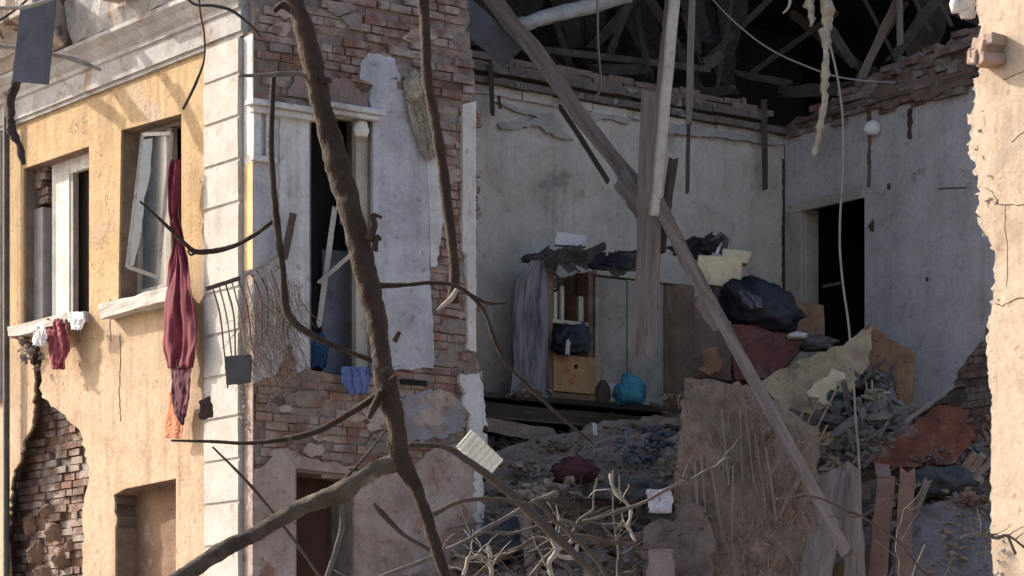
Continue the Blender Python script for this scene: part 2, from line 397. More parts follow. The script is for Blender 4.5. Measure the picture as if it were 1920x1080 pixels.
def cloth(name, rows, f, m, folds=3, amp=.05, label=None, cat=None, parent=None, group=None, seed=0, nc=28, nr=44, th=.006):
    """rows (xl,xr,y) px; f(px,py)->world; folds run down the cloth"""
    sp = []
    for i in range(nr+1):
        t = i/nr*(len(rows)-1); k = min(int(t), len(rows)-2); u = t-k; u2 = u*u*(3-2*u)*.5+u*.5
        a, b = rows[k], rows[k+1]; sp.append([a[j]+(b[j]-a[j])*(u2 if j < 2 else u) for j in range(3)])
    bm = bmesh.new(); g = []
    for i, (xl, xr, y) in enumerate(sp):
        r = []
        for j in range(nc+1):
            s = j/nc
            wob = 2.5*noise.noise(Vector((s*3, i*.11, seed)))
            p = f(xl+(xr-xl)*s, y+wob)
            ph = folds*2*pi*s+2.5*noise.noise(Vector((s*2, i*.05, seed+5)))
            p = p+Vector((-.4, -1, 0)).normalized()*amp*(.55*sin(ph)+.4*sin(1.7*ph+i*.07)+1.3*noise.noise(Vector((s*4, i*.07, seed)))+.9*noise.noise(Vector((s*8+i*.1, i*.22, seed))))
            r.append(bm.verts.new(p))
        g.append(r)
    for a, b in zip(g, g[1:]):
        for j in range(nc): bm.faces.new([a[j], a[j+1], b[j+1], b[j]])
    o = mesh_obj(name, bm, m, parent, smooth=True, mods=(('solid', th),))
    return tag(o, label, cat, group)
def add_lump(bm, c, r, seed, sub=4, amp=.35, fr=2.2, ridged=True):
    v0 = len(bm.verts); g = bmesh.ops.create_icosphere(bm, subdivisions=sub, radius=1)
    for v in g['verts']:
        d = v.co.normalized(); q = d*fr+Vector((seed*3.1, seed, 0))
        k = noise.noise(q)+(.6*(1-2*abs(noise.noise(q*2.1))) if ridged else .4*noise.noise(q*2))*.7+.3*(1-2*abs(noise.noise(q*4.3)))
        s = 1+amp*k
        v.co = Vector((d.x*r[0]*s, d.y*r[1]*s, max(d.z, -.75)*r[2]*s))+Vector(c)
    return g['verts']
def lump(name, px, py, Y, rx, ry, m, label=None, cat=None, parent=None, group=None, seed=1, sub=4, amp=.35, fr=2.2, dz=.6, tilt=0):
    bm = bmesh.new(); s = Y/F
    vs = add_lump(bm, (0, 0, 0), (rx*s, rx*s*dz, ry*s), seed, sub, amp, fr)
    if tilt: bmesh.ops.rotate(bm, verts=bm.verts, cent=(0, 0, 0), matrix=Matrix.Rotation(tilt, 3, 'Y'))
    bmesh.ops.translate(bm, verts=bm.verts, vec=P(px, py, Y))
    o = mesh_obj(name, bm, m, parent, smooth=True)
    return tag(o, label, cat, group)
def add_heap(bm, c, r, rr, n=26):
    for _ in range(n):
        q = Vector((rr.gauss(0, .42)*r[0], rr.gauss(0, .4)*r[1], rr.gauss(0, .4)*r[2]))
        add_chunk(bm, Vector(c)+q, rr.uniform(.22, .5)*min(r[0], r[2]), rr)
def add_chunk(bm, c, r, rr, cl=None, col=None):
    vs = [bm.verts.new(Vector((rr.uniform(-1, 1)*r*1.25, rr.uniform(-1, 1)*r, rr.uniform(-1, 1)*r*.8))+c) for _ in range(9)]
    h = bmesh.ops.convex_hull(bm, input=vs)
    bad = [g for g in h['geom_interior'] if isinstance(g, bmesh.types.BMVert)]
    bmesh.ops.delete(bm, geom=bad, context='VERTS')

def struct(o): o['kind'] = 'structure'; return o

# ------------------------------------------------------------------ ground
bm = bmesh.new(); add_box(bm, -150, 150, -60, 240, -.3, 0)
struct(mesh_obj('ground', bm, M_ground))

# ================================================================== LEFT WING: yellow facade and its shaded side
house = thing('apartment_house', 'yellow plastered old apartment house with white corner quoins, red cloths at its windows', 'house', FL.W(0, 0, 0))
Z0, ZT = 0.0, 8.95
W1 = [(44, 316), (167, 274), (167, 586), (44, 622)]
W2 = [(227, 244), (340, 213), (340, 534), (222, 563)]
H1 = [(52, 640, 1), (74, 650, 1), (78, 745, 1), (112, 772, 1), (150, 808, 1), (163, 860, 1), (166, 905, 1), (158, 935, 1), (152, 1150), (24, 1150), (14, 1010, 1), (22, 905, 1), (38, 850, 1), (60, 790, 1), (64, 720, 1)]
W3 = [(213, 928, .6), (240, 915), (330, 897), (330, 1290), (216, 1300), (216, 990, 1)]
bm = bmesh.new()
xl = -14
outer = [(xl, Z0), (-.03, Z0), (-.03, 7.72), (xl, 7.72)]
hl = [[FL.hit(x, y) for x, y in ragged(h, 4, 9, 3)] for h in (W1, W2, H1, W3)]
add_slab(bm, [outer]+hl, 0, .025)
mesh_obj('facade_plaster', bm, M_yellow, house, FL.m)
bm = bmesh.new(); H1c = [(52, 640), (84, 640), (90, 735), (170, 790), (185, 860), (185, 1150), (-8, 1150), (-14, 1010), (-6, 905), (12, 850), (40, 760)]
hl = [[FL.hit(x, y) for x, y in ragged(h, 5, 9, 13)] for h in (W1, W2, H1c, W3)]
add_slab(bm, [outer]+hl, .027, .38)
mesh_obj('facade_wall', bm, mat('brown_wall_core', (.27, .20, .155), (.19, .135, .105), 6, bump=.9), house, FL.m)
# what the openings show: brick-filled recess, rendered blocking, dark rooms
boxes('recess_backing', FL, [(FL.X(-20), FL.X(260), .60, .70, Z0, 5.6)], M_cav, house)
bricks('cavity_brickwork', FL, [[(-60, 600), (200, 600), (200, 1130), (-60, 1130)]], .20, .12, house, 5, tone=.72, drop=.10, jit=.03)  # brick tone lowered to paint the shade inside the recess
for i, (x, y, rx, ry) in enumerate([(110, 1000, 22, 16), (75, 1040, 20, 18), (125, 1050, 22, 18), (95, 960, 16, 12), (60, 985, 12, 20), (140, 1020, 14, 12), (90, 1075, 22, 12)]):
    lump('render_remnant', x, y, FL.pt(x, y, .2).y, rx, ry, M_brownp, parent=house, seed=i+40, amp=.4, dz=.25)
boxes('cavity_mortar', FL, [(FL.X(-60), FL.X(205), .235, .32, Z0, FL.hit(70, 640)[1])], M_brownp, house)
boxes('window_blocking', FL, [(FL.X(150), FL.X(440), .24, .36, Z0, FL.hit(260, 905)[1]+.1)], M_brownp, house)
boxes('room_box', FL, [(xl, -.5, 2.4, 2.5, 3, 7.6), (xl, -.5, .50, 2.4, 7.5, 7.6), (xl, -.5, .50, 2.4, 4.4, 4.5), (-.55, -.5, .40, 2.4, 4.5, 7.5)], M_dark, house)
boxes('rear_wall', FL, [(-16, -.45, 2.3, 2.62, 0, 9)], M_roof, house)
# unseen roof over the wing, raised tall to keep sun off the open room
bm = bmesh.new()
xr = .35
for x in (xl, ):
    prof = [(-.25, 8.96), (1.4, 14.8), (2.62, 15.2), (2.62, 9.01)]
    add_slab(bm, [[(p[0], p[1]) for p in prof]], 0, 1)
for v in bm.verts:
    x = xl if v.co.y < .5 else -.1
    v.co = Vector((x, v.co.x, v.co.z))
bmesh.ops.recalc_face_normals(bm, faces=bm.faces)
mesh_obj('roof', bm, M_roof, house, FL.m)

# cornice: stepped mouldings along the whole facade, deep broken overhang on the left
def extrude_profile(prof, x0, x1, nseg=1, rag=0, seed=0):
    bm = bmesh.new(); rr = random.Random(seed); rows = []
    for i in range(nseg+1):
        x = x0+(x1-x0)*i/nseg
        rows.append([bm.verts.new((x+(rr.uniform(-rag, rag)*2 if i == nseg else 0), y+(rr.uniform(-rag, rag) if y < -.02 else 0), z+rr.uniform(-rag, rag)*.5)) for y, z in prof])
    n = len(prof)
    for a, b in zip(rows, rows[1:]):
        for k in range(n): bm.faces.new([a[k], a[(k+1) % n], b[(k+1) % n], b[k]])
    bm.faces.new(rows[0][::-1]); bm.faces.new(rows[-1]); bmesh.ops.recalc_face_normals(bm, faces=bm.faces)
    return bm
pr = [(.30, 7.70), (-.035, 7.70), (-.035, 7.735), (-.06, 7.74), (-.06, 7.93), (-.085, 7.945), (-.085, 7.985), (-.12, 8.02), (-.16, 8.08), (-.22, 8.13), (-.22, 8.17), (.3, 8.22)]
mesh_obj('cornice_moulding', extrude_profile(pr, xl, FL.X(462), 40, .0025, 1), M_stone, house, FL.m)
pr = [(.28, 8.18), (-.24, 8.18), (-.30, 8.26), (-.34, 8.28), (-.36, 8.36), (-.42, 8.42), (-.56, 8.46), (-.60, 8.48), (-.62, 8.72), (.28, 8.95)]
mesh_obj('cornice_overhang', extrude_profile(pr, xl, FL.X(165), 26, .022, 2), M_soffit, house, FL.m)
pr = [(.28, 8.19), (-.18, 8.19), (-.24, 8.32), (-.26, 8.60), (.28, 8.9)]
mesh_obj('cornice_stub', extrude_profile(pr, FL.X(165)+.03, FL.X(455), 14, .02, 3), M_stone, house, FL.m)
# unseen block added off the top to shade a stretch of frieze
boxes('frieze_shade_block', FL, [(FL.X(270), FL.X(310), -.45, -.27, 8.34, 8.6)], M_soffit, house)

# quoins: white rusticated blocks on the corner
bm = bmesh.new(); z = 1.0; qx0, qx1 = FL.X(381, -.06), FL.X(447, -.06)
zq = FL.hit(440, 143)[1]; hq = .382
k = 0
while z < 7.69:
    k += 1; z = zq-hq*(20-k)
    if z < .2 or z > 7.5: 
        if z > 7.5: break
        z = 0; continue
    z1 = min(z+hq-.016, 7.69)
    add_box(bm, qx0, qx1, -.06, .02, z, z1)
bmesh.ops.bevel(bm, geom=bm.edges[:], offset=.010, segments=2, affect='EDGES')
add_box(bm, qx0+.012, qx1-.012, -.045, .02, .2, 7.69)
for v in bm.verts: v.co += Vector((noise.noise(v.co*3+Vector((0, 0, 4)))*.012, noise.noise(v.co*5)*.006, 0))
bmesh.ops.recalc_face_normals(bm, faces=bm.faces)
mesh_obj('corner_quoins', bm, M_white, house, FL.m)

# window sills
def sill(px0, px1, pyr, name='window_sill', d=.16, th=.13):
    x0, x1 = FL.X(px0), FL.X(px1); z = FL.hit(px1, pyr)[1]
    bm = bmesh.new(); add_box(bm, x0, x1, -d, .10, z-th, z)
    bmesh.ops.subdivide_edges(bm, edges=bm.edges[:], cuts=5, use_grid_fill=True)
    for v in bm.verts: v.co += Vector((0, noise.noise(v.co*6)*.02+noise.noise(v.co*17)*.012, noise.noise(v.co*5+Vector((3, 1, 0)))*.02+noise.noise(v.co*19)*.010))
    return mesh_obj(name, bm, M_white, house, FL.m)
sill(214, 345, 540)
sill(44, 166, 585, d=.17, th=.10)
for i, (x, y, r) in enumerate([(40, 640, 16), (60, 655, 14), (50, 672, 14), (75, 668, 10), (32, 628, 11), (150, 615, 9), (148, 640, 5), (72, 690, 9)]):
    bm = bmesh.new(); q = 26/F; add_heap(bm, FL.pt(x, y, -.07), (r*q, r*q*.6, r*q), random.Random(i+3), 12); bmesh.ops.recalc_face_normals(bm, faces=bm.faces)
    mesh_obj('rubble_lump', bm, M_mort, house)
# window 1: white jamb and frame posts; window 2: frame with a hanging open sash
def vbox(fr, p0, p1, pyt, pyb, y0, y1):      # box between pixel columns, top/bottom pixel rows read at p0
    return (fr.X(p0, y0), fr.X(p1, y0), y0, y1, fr.hit((p0+p1)/2, pyb, y0)[1], fr.hit((p0+p1)/2, pyt, y0)[1])
w1 = boxes('window', FL, [vbox(FL, 97, 130, 300, 600, .16, .24), vbox(FL, 130, 176, 290, 318, .16, .22)], M_winp, house, .006)
boxes('frame', FL, [vbox(FL, 52, 80, 392, 625, .12, .30)], M_jamb, w1, .006)
boxes('frame', FL, [vbox(FL, 130, 137, 315, 600, .17, .23)], M_jamb, w1)
bricks('window_brickwork', FL, [[(42, 322), (88, 308), (88, 392), (42, 400)]], .14, .14, house, 8, tone=.8, drop=0)
boxes('window_shutter', FL, [vbox(FL, 137, 180, 300, 620, .34, .38)], mat('olive_curtain', (.15, .14, .10), (.10, .09, .065), 4, stretch=(6, 6, .4)), w1)
w2 = boxes('window', FL, [vbox(FL, 252, 262, 236, 560, .20, .28), vbox(FL, 262, 352, 225, 242, .20, .27), vbox(FL, 262, 352, 532, 556, .20, .27), vbox(FL, 312, 321, 240, 545, .20, .27)], M_jamb, house, .004)
boxes('pane', FL, [vbox(FL, 263, 312, 246, 548, .235, .24)], M_glass, w2)
def sash(frame_pts, r, m, parent, Yf, name='open_sash'):
    bm = bmesh.new(); q = [FL.pt(x, y, yy) for x, y, yy in frame_pts]
    rr = random.Random(3)
    for a, b in zip(q, q[1:]+q[:1]): add_plank(bm, a, b, r, r*.8, rr, nseg=3, wob=.02, splinter=0)
    bmesh.ops.recalc_face_normals(bm, faces=bm.faces)
    return mesh_obj(name, bm, m, parent)
sh = sash([(268, 252, .08), (238, 500, -.14), (296, 520, .12), (322, 250, .16)], .035, M_winp, w2, 0)
panel('pane', [(268, 262, 25.35), (286, 259, 25.3), (281, 330, 25.3), (270, 372, 25.3), (266, 430, 25.3), (251, 498, 25.38), (243, 498, 25.4)], .004, M_glass, parent=sh, k=.6)
# drainpipe at the left edge and a paler wall past it
bm = bmesh.new(); x = FL.X(12, -.1); add_tube(bm, [(x, -.1, zz, .035) for zz in [0+.5*i for i in range(18)]], 10, 0)
dp = mesh_obj('drainpipe', bm, mat('dark_downpipe', (.06, .055, .05), (.1, .09, .08), 5, rough=.6), house, FL.m, smooth=True)
boxes('white_pilaster', FL, [(FL.X(-60, -.05), FL.X(-1, -.05), -.05, .02, 4.9, 7.69)], M_white, house, .01)
# plaster cracks: narrow gouges standing as thin dark ribbons of mortar
for i, pts in enumerate([[(225, 625), (226, 680), (223, 740), (226, 790)], [(207, 560), (206, 610), (208, 640)]]):
    bm = bmesh.new()
    for j in range(len(pts)-1):
        for t in range(4):
            x0, z0 = FL.hit(pts[j][0]+(pts[j+1][0]-pts[j][0])*t/4+R.uniform(-1, 1), pts[j][1]+(pts[j+1][1]-pts[j][1])*t/4)
            x1, z1 = FL.hit(pts[j][0]+(pts[j+1][0]-pts[j][0])*(t+1)/4+R.uniform(-1, 1), pts[j][1]+(pts[j+1][1]-pts[j][1])*(t+1)/4)
            add_slab(bm, [[(x0, z0), (x0+.012, z0), (x1+.012, z1), (x1, z1)]], -.003, .01)
    mesh_obj('plaster_crack', bm, M_cav, house, FL.m)

# ---- shaded side wall (FS)
core_out = [(447, 1700), (475, 1700), (905, 1700), (905, 700, .7), (893, 690, .7), (893, 180, .7), (880, 60, 2), (860, -60), (447, -120)]
DOOR = [(583, 196), (697, 214), (697, 712), (583, 694)]
LDOOR = [(556, 884), (662, 896), (662, 1700), (556, 1700)]
bm = bmesh.new()
lp = [[FS.hit(x, y, .03) for x, y in ragged(l, 3, 10, 3)] for l in ([(476, 1690), (905, 1690), (905, 700, .7), (893, 690, .7), (893, 180, .7), (880, 60, 2), (860, -60), (476, -120)], DOOR, LDOOR)]
add_slab(bm, lp, .03, .45)
mesh_obj('side_wall', bm, M_mort, house, FS.m)
bricks('side_brickwork', FS, [[(479, 1120), (905, 1120), (903, 692), (890, 690), (888, 170), (888, 196), (479, 160)]], .012, .05, house, 2, holes=[DOOR, LDOOR], rough_edge=.02, jit=.016)
bricks('upper_brickwork', FS, [[(479, 156), (888, 190), (878, 60), (860, -60), (479, -120)]], .0, .05, house, 22, rough_edge=.05, jit=.03, drop=.16, tone=.75)
slab('plaster', FS, [(476, 200), (580, 205), (580, 690, 1), (560, 700, 1), (545, 640, 1), (520, 700, 1), (476, 720)], -.02, .02, M_greyp, house, 3, 9, 4)
slab('plaster', FS, [(476, 880, 1), (520, 850, 1), (640, 872, 1), (760, 890, 1), (800, 850, 1), (860, 830, 1), (902, 850), (904, 1300), (664, 1300), (664, 890), (554, 878), (554, 1300), (476, 1300)], -.012, .02, M_lowp, house, 5, 10, 5)
slab('plaster', FS, [(676, 118, .5), (692, 98, 1), (740, 108, .6), (752, 150, 1), (770, 205, 1), (800, 290, 1), (806, 400, .5), (806, 520, .5), (812, 600, .5), (814, 690, 1), (742, 694, 1), (700, 700), (700, 214), (694, 190, 1), (700, 160, .8), (676, 148, 1)], -.022, .02, M_offw and M_greyp, house, 3, 9, 6)
slab('plaster', FS, [(800, 290, 1), (832, 300, 1), (834, 400, 1), (818, 500, 1), (808, 500), (806, 400)], -.03, .015, M_offw, house, 2, 8, 7)
slab('plaster', FS, [(868, 196, .5), (893, 190, .4), (893, 660, 1), (878, 655, .4), (876, 480, 1), (868, 470)], -.025, .05, mat('cream_jamb', (.56, .53, .49), (.46, .43, .40), 4, c3=(.3, .24, .2), s3=6), house, 2, 10, 8)
slab('plaster', FS, [(540, 540, 1), (585, 520, 1), (600, 190, 0), (600, 100, 1.5), (560, 90, 1.5)][:0] or [(720, 760, 1.5), (800, 730, 1.5), (880, 760, 1.5), (870, 810, 1.5), (790, 830, 1.5), (735, 815, 1.5)], -.006, .02, mat('blue_limewash', (.27, .27, .31), (.22, .19, .19), 4, bump=.6), house, 4, 8, 9)
slab('plaster', FS, [(560, 130, 1), (660, 150, 1), (690, 190, 1), (690, 204), (590, 190, 1), (540, 180, 1)], -.004, .02, mat('pinkish_render', (.30, .22, .20), (.22, .15, .13), 4, bump=.8), house, 4, 8, 10)
slab('plaster', FS, [(865, 700, 1.5), (900, 700, 1), (910, 760, 2), (908, 1080, 0), (890, 1080, 2), (893, 900, 2), (880, 790, 2)], -.03, .03, M_offw, house, 3, 8, 11)
rr = random.Random(91)
for i in range(30):
    if i < 17: x, y = rr.uniform(495, 870), rr.uniform(725, 850)
    elif i < 24: x, y = rr.uniform(500, 860), rr.uniform(10, 150)
    else: x, y = rr.uniform(830, 870), rr.uniform(250, 680)
    r = rr.uniform(7, 26); q = [(x+r*1.6*cos(t*.9)*rr.uniform(.5, 1.1), y+r*.8*sin(t*.9)*rr.uniform(.5, 1.1), 1) for t in range(7)]
    slab('render_patch', FS, q, -.001-.001*i % .012-.004, .03, M_lowp if i % 3 else M_mort, house, 2, 6, i)
# yellow return, small pilaster capital and door head moulding
boxes('corner_return', FL, [(-.14, .012, -.0155, -.003, FL.hit(475, 505)[1], FL.hit(475, 305)[1])], M_yflat, house)
boxes('corner_return', FL, [(-.14, .012, -.0155, -.003, FL.hit(475, 305)[1]+.004, 7.69)], M_offw, house)
boxes('corner_return', FL, [(-.14, .008, -.012, -.003, 0, FL.hit(475, 505)[1]-.004)], M_lowp, house)
cz = FS.hit(500, 200)[1]
boxes('pilaster_capital', FS, [(-.10, .62, -.16, -.021, cz-.03, cz+.02), (-.06, .60, -.11, -.021, cz-.085, cz-.03), (-.03, .05, -.06, -.021, cz-.46, cz-.085), (.10, .16, -.06, -.021, cz-.46, cz-.085), (-.05, .20, -.09, -.021, cz-.51, cz-.46)], M_offw, house, .006)
boxes('door_head', FS, [(FS.X(592), FS.X(708), -.13, -.023, FS.hit(650, 210)[1]-.01, FS.hit(650, 210)[1]+.04), (FS.X(596), FS.X(704), -.09, -.023, FS.hit(650, 210)[1]-.055, FS.hit(650, 210)[1]-.011)], M_offw, house, .006)
slab('white_panel', FS, [(524, 204), (580, 208), (580, 690, 1), (524, 560, 1)], -.034, -.021, M_offw, house, 2, 9, 12)
# rooms behind the side openings
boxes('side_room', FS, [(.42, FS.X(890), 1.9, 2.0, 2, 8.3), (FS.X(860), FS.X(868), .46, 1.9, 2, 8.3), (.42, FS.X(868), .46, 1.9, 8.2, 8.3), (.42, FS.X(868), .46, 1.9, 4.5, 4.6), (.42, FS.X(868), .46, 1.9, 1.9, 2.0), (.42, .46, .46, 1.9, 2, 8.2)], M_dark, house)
boxes('lower_door_recess', FS, [(FS.X(545), FS.X(672), .40, .44, 1, FS.hit(610, 890)[1]+.05)], mat('dark_brown_infill', (.085, .045, .03), (.055, .03, .022), 4, bump=.5), house)
bd = boxes('balcony_door', FS, [vbox(FS, 668, 697, 222, 712, .10, .18), vbox(FS, 584, 697, 205, 222, .12, .18)], M_doorc, house, .005)
boxes('sash', FS, [vbox(FS, 604, 662, 470, 700, .50, .53)], mat('grey_blue_leaf', (.22, .22, .25), (.16, .16, .19), 4), bd)
plank('lath', (628, 390, 24.9), (598, 610, 25.0), 10, .02, M_winp, parent=bd)
plank('lath', (598, 530, 24.95), (655, 480, 24.8), 8, .02, M_offw, parent=bd)
plank('lath', (648, 300, 24.95), (640, 420, 25.0), 7, .02, M_wood, parent=bd)
# near-black strip on the brick, painting the shade of a cleft
boxes('cleft_shade_strip', FS, [(FS.X(752), FS.X(800), -.008, .02, FS.hit(776, 722)[1], FS.hit(776, 712)[1])], M_dark, house)

# ================================================================== CENTRE: the blown-open room
room = thing('bombed_house', 'blown-open house with bare grey room walls, dark doorway and collapsed roof space', 'house', FB.W(2, 0, 0))
zf = 1.6+3.43; zc = 1.6+6.80
bm = bmesh.new(); add_slab(bm, [[(-1.8, 0), (c2x, 0), (c2x, zc), (-1.8, zc)]], 0, .35)
mesh_obj('back_wall', bm, M_room, room, FB.m)
# right wall: brick core, painted plaster with ragged lower right edge and a doorway
DR = [(1509, 390), (1621, 360), (1621, 900), (1509, 900)]
bm = bmesh.new(); lp = [[FR.hit(x, y, .03) for x, y in l] for l in ([(1471, 1400), (1960, 1400), (1960, 120), (1471, 250)], DR)]
add_slab(bm, lp, .03, .22); mesh_obj('right_wall', bm, M_plate, room, FR.m)
bricks('right_brickwork', FR, [[(1640, 640), (1960, 560), (1960, 1100), (1640, 1100)]], .012, .06, room, 12, tone=.95, jit=.02)
slab('wall_paint', FR, [(1472, 252, .6), (1530, 235, 1), (1600, 215, 1), (1625, 195, 1.5), (1700, 195, 1.5), (1760, 180, 1), (1830, 150, 1), (1960, 130), (1960, 480), (1880, 480, .8), (1868, 560, .8), (1845, 630, .8), (1800, 690, .8), (1770, 745, .8), (1700, 790, 1), (1621, 820), (1621, 360), (1472, 398)], -.01, .02, M_blue, room, 4, 10, 3)
slab('wall_paint', FR, [(1472, 398), (1509, 390), (1509, 900), (1472, 900)], -.008, .02, M_room, room)
boxes('door_casing', FR, [(FR.X(1484), FR.X(1508), -.05, -.011, 4.5, FR.hit(1500, 392)[1]), (FR.X(1508)-.018, FR.X(1508)+.012, .0, .215, 4.5, FR.hit(1508, 392)[1])], M_doorc, room, .005)
boxes('door_casing', FR, [(FR.X(1484), FR.X(1624), -.06, -.012, FR.hit(1550, 388)[1], FR.hit(1550, 370)[1])], M_doorc, room, .005)
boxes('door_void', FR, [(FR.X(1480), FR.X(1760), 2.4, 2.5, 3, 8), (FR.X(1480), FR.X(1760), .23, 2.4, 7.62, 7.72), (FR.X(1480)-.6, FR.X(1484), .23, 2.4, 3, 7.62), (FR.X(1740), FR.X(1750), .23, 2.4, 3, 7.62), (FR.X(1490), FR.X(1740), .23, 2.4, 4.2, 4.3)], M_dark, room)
boxes('door_bar', FR, [(FR.X(1542, .3), FR.X(1575, .3), .30, .32, FR.hit(1555, 537, .3)[1], FR.hit(1555, 532, .3)[1])], M_wire, room)
# corner seam, pockmarks
for i, (x, y, r) in enumerate([(1637, 425, 7), (1668, 350, 4), (1739, 524, 3)]):
    p = FR.pt(x, y, -.012); bm = bmesh.new(); add_lump(bm, p, (r*p.y/F, .012, r*1.3*p.y/F), i+3, 2, .6)
    mesh_obj('pockmark', bm, M_soot if i % 2 else M_cav, room)
bm = bmesh.new(); rr = random.Random(5)
zz = 4.9
while zz < 8.1:
    add_box(bm, c2x-.02-rr.uniform(0, .02), c2x-.004, -.012, .004, zz, zz+.06); zz += .06
mesh_obj('corner_crack', bm, M_cav, room, FB.m)
# chase down the right wall
slab('chase', FR, [(1626, 200, 1), (1634, 200, 1), (1632, 350, 1), (1626, 352, 1)], -.016, .0, M_brownp, room, 1.5, 8, 4)
slab('chase', FR, [(1702, 205, 1), (1712, 200, 1), (1708, 262, 1), (1702, 260, 1)], -.016, .0, M_cav, room, 2, 8, 4)
plank('scratch', (1760, 354, 29.33), (1812, 352, 29.1), 3, .01, M_soot, parent=room)
# wall head of the back wall: plate, laths, broken brick courses, torn plaster cove
def course(name, fr, x0, x1, z0, z1, y0, y1, m, seed, rag=.02, n=40, drop=0):
    rr = random.Random(seed); bm = bmesh.new(); x = x0
    while x < x1:
        L = rr.uniform(.12, .5)
        if rr.random() >= drop:
            dy = rr.uniform(-rag, rag); dz = rr.uniform(-rag, rag)*.6
            add_box(bm, x, min(x+L, x1)-.004, y0+dy, y1, z0+dz*.4, z1+dz)
        x += L
    for v in bm.verts: v.co += Vector((rr.uniform(-1, 1)*.008, rr.uniform(-1, 1)*.006, rr.uniform(-1, 1)*.006))
    bmesh.ops.recalc_face_normals(bm, faces=bm.faces)
    return mesh_obj(name, bm, m, room, fr.m)
course('plaster_edge', FB, -.2, c2x, zc-.10, zc, -.04, .01, M_offw if False else M_room, 1, .02, drop=0)
course('wall_plate', FB, -1.2, c2x, zc+.00, zc+.07, -.12, .3, M_plate, 2, .012)
course('lath_course', FB, -1.2, c2x, zc+.075, zc+.11, -.06, .3, M_woodd, 3, .02, drop=.1)
course('wall_plate', FB, -1.2, c2x-.4, zc+.115, zc+.20, -.14, .3, M_plate, 4, .015)
course('brick_course', FB, -1.2, c2x-.2, zc+.205, zc+.28, -.02, .3, mat('dusty_brick', (.27, .175, .135), (.18, .125, .10), 6, bump=.8), 5, .03)
course('brick_course', FB, -1.2, c2x-.6, zc+.285, zc+.35, -.0, .3, MATS['dusty_brick'], 6, .03)
HD = [(1473, 262), (1473, 228), (1520, 205), (1560, 175), (1600, 165), (1640, 128), (1700, 100), (1760, 88), (1800, 62), (1850, 40), (1960, 20), (1960, 150), (1830, 165), (1700, 205), (1600, 225)]
bricks('head_brickwork', FR, [HD], -.05, .12, room, 41, tone=.72, jit=.06, drop=.14, rough_edge=.10)
slab('head_core', FR, [(x, y+8, 1.5) for x, y in HD[1:11]]+[(1960, 150), (1473, 262)], .045, .22, M_mort, room, 6, 9, 3)
slab('head_mortar', FR, [(1640, 168, 1), (1700, 150, 1), (1830, 118, 1), (1830, 150, 1), (1720, 190, 1), (1650, 200, 1)], -.085, -.03, MATS['dusty_brick'], room, 8, 10, 6)
course('wall_plate', FR, .3, 3.6, zc+.10, zc+.15, -.10, -.03, M_plate, 44, .02)
# torn cove plaster under the plate
slab('torn_plaster', FB, [(930, 190, 1), (985, 205, 1), (1040, 215, 1), (1062, 250, 1), (1078, 262, 1), (1050, 258, 1), (1005, 236, 1), (940, 243, 1), (935, 232, 1), (1010, 222, 1), (960, 205, 1)], -.045, -.004, mat('torn_cove', (.40, .375, .33), (.30, .275, .24), 6), room, 2.5, 8, 3)
slab('torn_plaster', FB, [(1090, 205, 1), (1190, 215, 1), (1180, 232, 1), (1130, 222, 1), (1100, 236, 1)], -.04, -.004, MATS['torn_cove'], room, 2, 8, 4)
slab('torn_plaster', FB, [(1250, 228, 1), (1460, 262, .7), (1460, 272, 1), (1350, 258, 1), (1250, 250, 1)], -.06, -.004, MATS['torn_cove'], room, 2, 8, 5)
for i, (px, y0, y1, wd) in enumerate([(920, 120, 215, 9), (935, 180, 205, 6), (1432, 190, 355, 11)]):
    plank('hanging_lath', (px, y0, FB.pt(px, y0, -.16).y), (px+3, y1, FB.pt(px+3, y1, -.16).y), wd, .03, M_woodd, parent=room, seed=i)
# attic: closed dark roof space
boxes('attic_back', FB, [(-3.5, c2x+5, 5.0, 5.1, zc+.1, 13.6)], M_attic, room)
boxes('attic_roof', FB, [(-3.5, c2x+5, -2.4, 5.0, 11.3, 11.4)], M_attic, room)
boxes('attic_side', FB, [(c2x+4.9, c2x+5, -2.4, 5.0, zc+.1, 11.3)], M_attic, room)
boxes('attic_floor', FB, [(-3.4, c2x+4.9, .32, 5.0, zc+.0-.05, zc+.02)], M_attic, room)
rr = random.Random(31)
for i in range(26):
    x0 = rr.uniform(850, 1830); y0 = rr.uniform(-60, 40); x1 = x0+rr.uniform(-170, 170); y1 = rr.uniform(90, 165)
    ym = 120+max(0, (x1-900)/8) if x1 < 1500 else 190-(x1-1500)*.3
    Yd = rr.uniform(31.8, 34.5)
    plank('rafter', (x0, y0, Yd), (x1, min(y1, ym), Yd), rr.uniform(7, 20), .05, M_rafter, parent=room, seed=i, wob=.12)
for i, (a, b, wd, m) in enumerate([((1700, -40, 30.5), (1610, 160, 31), 16, M_wood), ((1685, -30, 30.5), (1688, 80, 30.6), 12, M_wood), ((1700, -30, 30.5), (1745, 60, 30.6), 8, M_woodd), ((1750, -20, 30.2), (1785, 50, 30.2), 8, M_woodd), ((1555, 50, 30.8), (1600, 120, 31), 16, M_rafter), ((1190, -20, 31), (1140, 110, 31), 14, M_rafter), ((1195, 20, 31), (1215, 140, 30.2), 10, M_woodd), ((950, 60, 30.4), (1060, 130, 29.7), 10, M_woodd), ((820, 70, 29.4), (1330, 130, 31), 12, M_rafter)]):
    plank('rafter', a, b, wd, .06, m, parent=room, seed=100+i)
for i in range(16):
    x0 = rr.uniform(860, 1780); Yd = rr.uniform(31.5, 34); yb = 118+max(0, min(1500, x0)-900)/8
    plank('torn_boarding', (x0, rr.uniform(-80, -20), Yd), (x0+rr.uniform(-90, 90), rr.uniform(20, yb), Yd+.3), rr.uniform(24, 60), .03, MATS['sooty_attic_boards'] if i % 3 else M_rafter, parent=room, seed=i+300, wob=.15, splinter=.8)
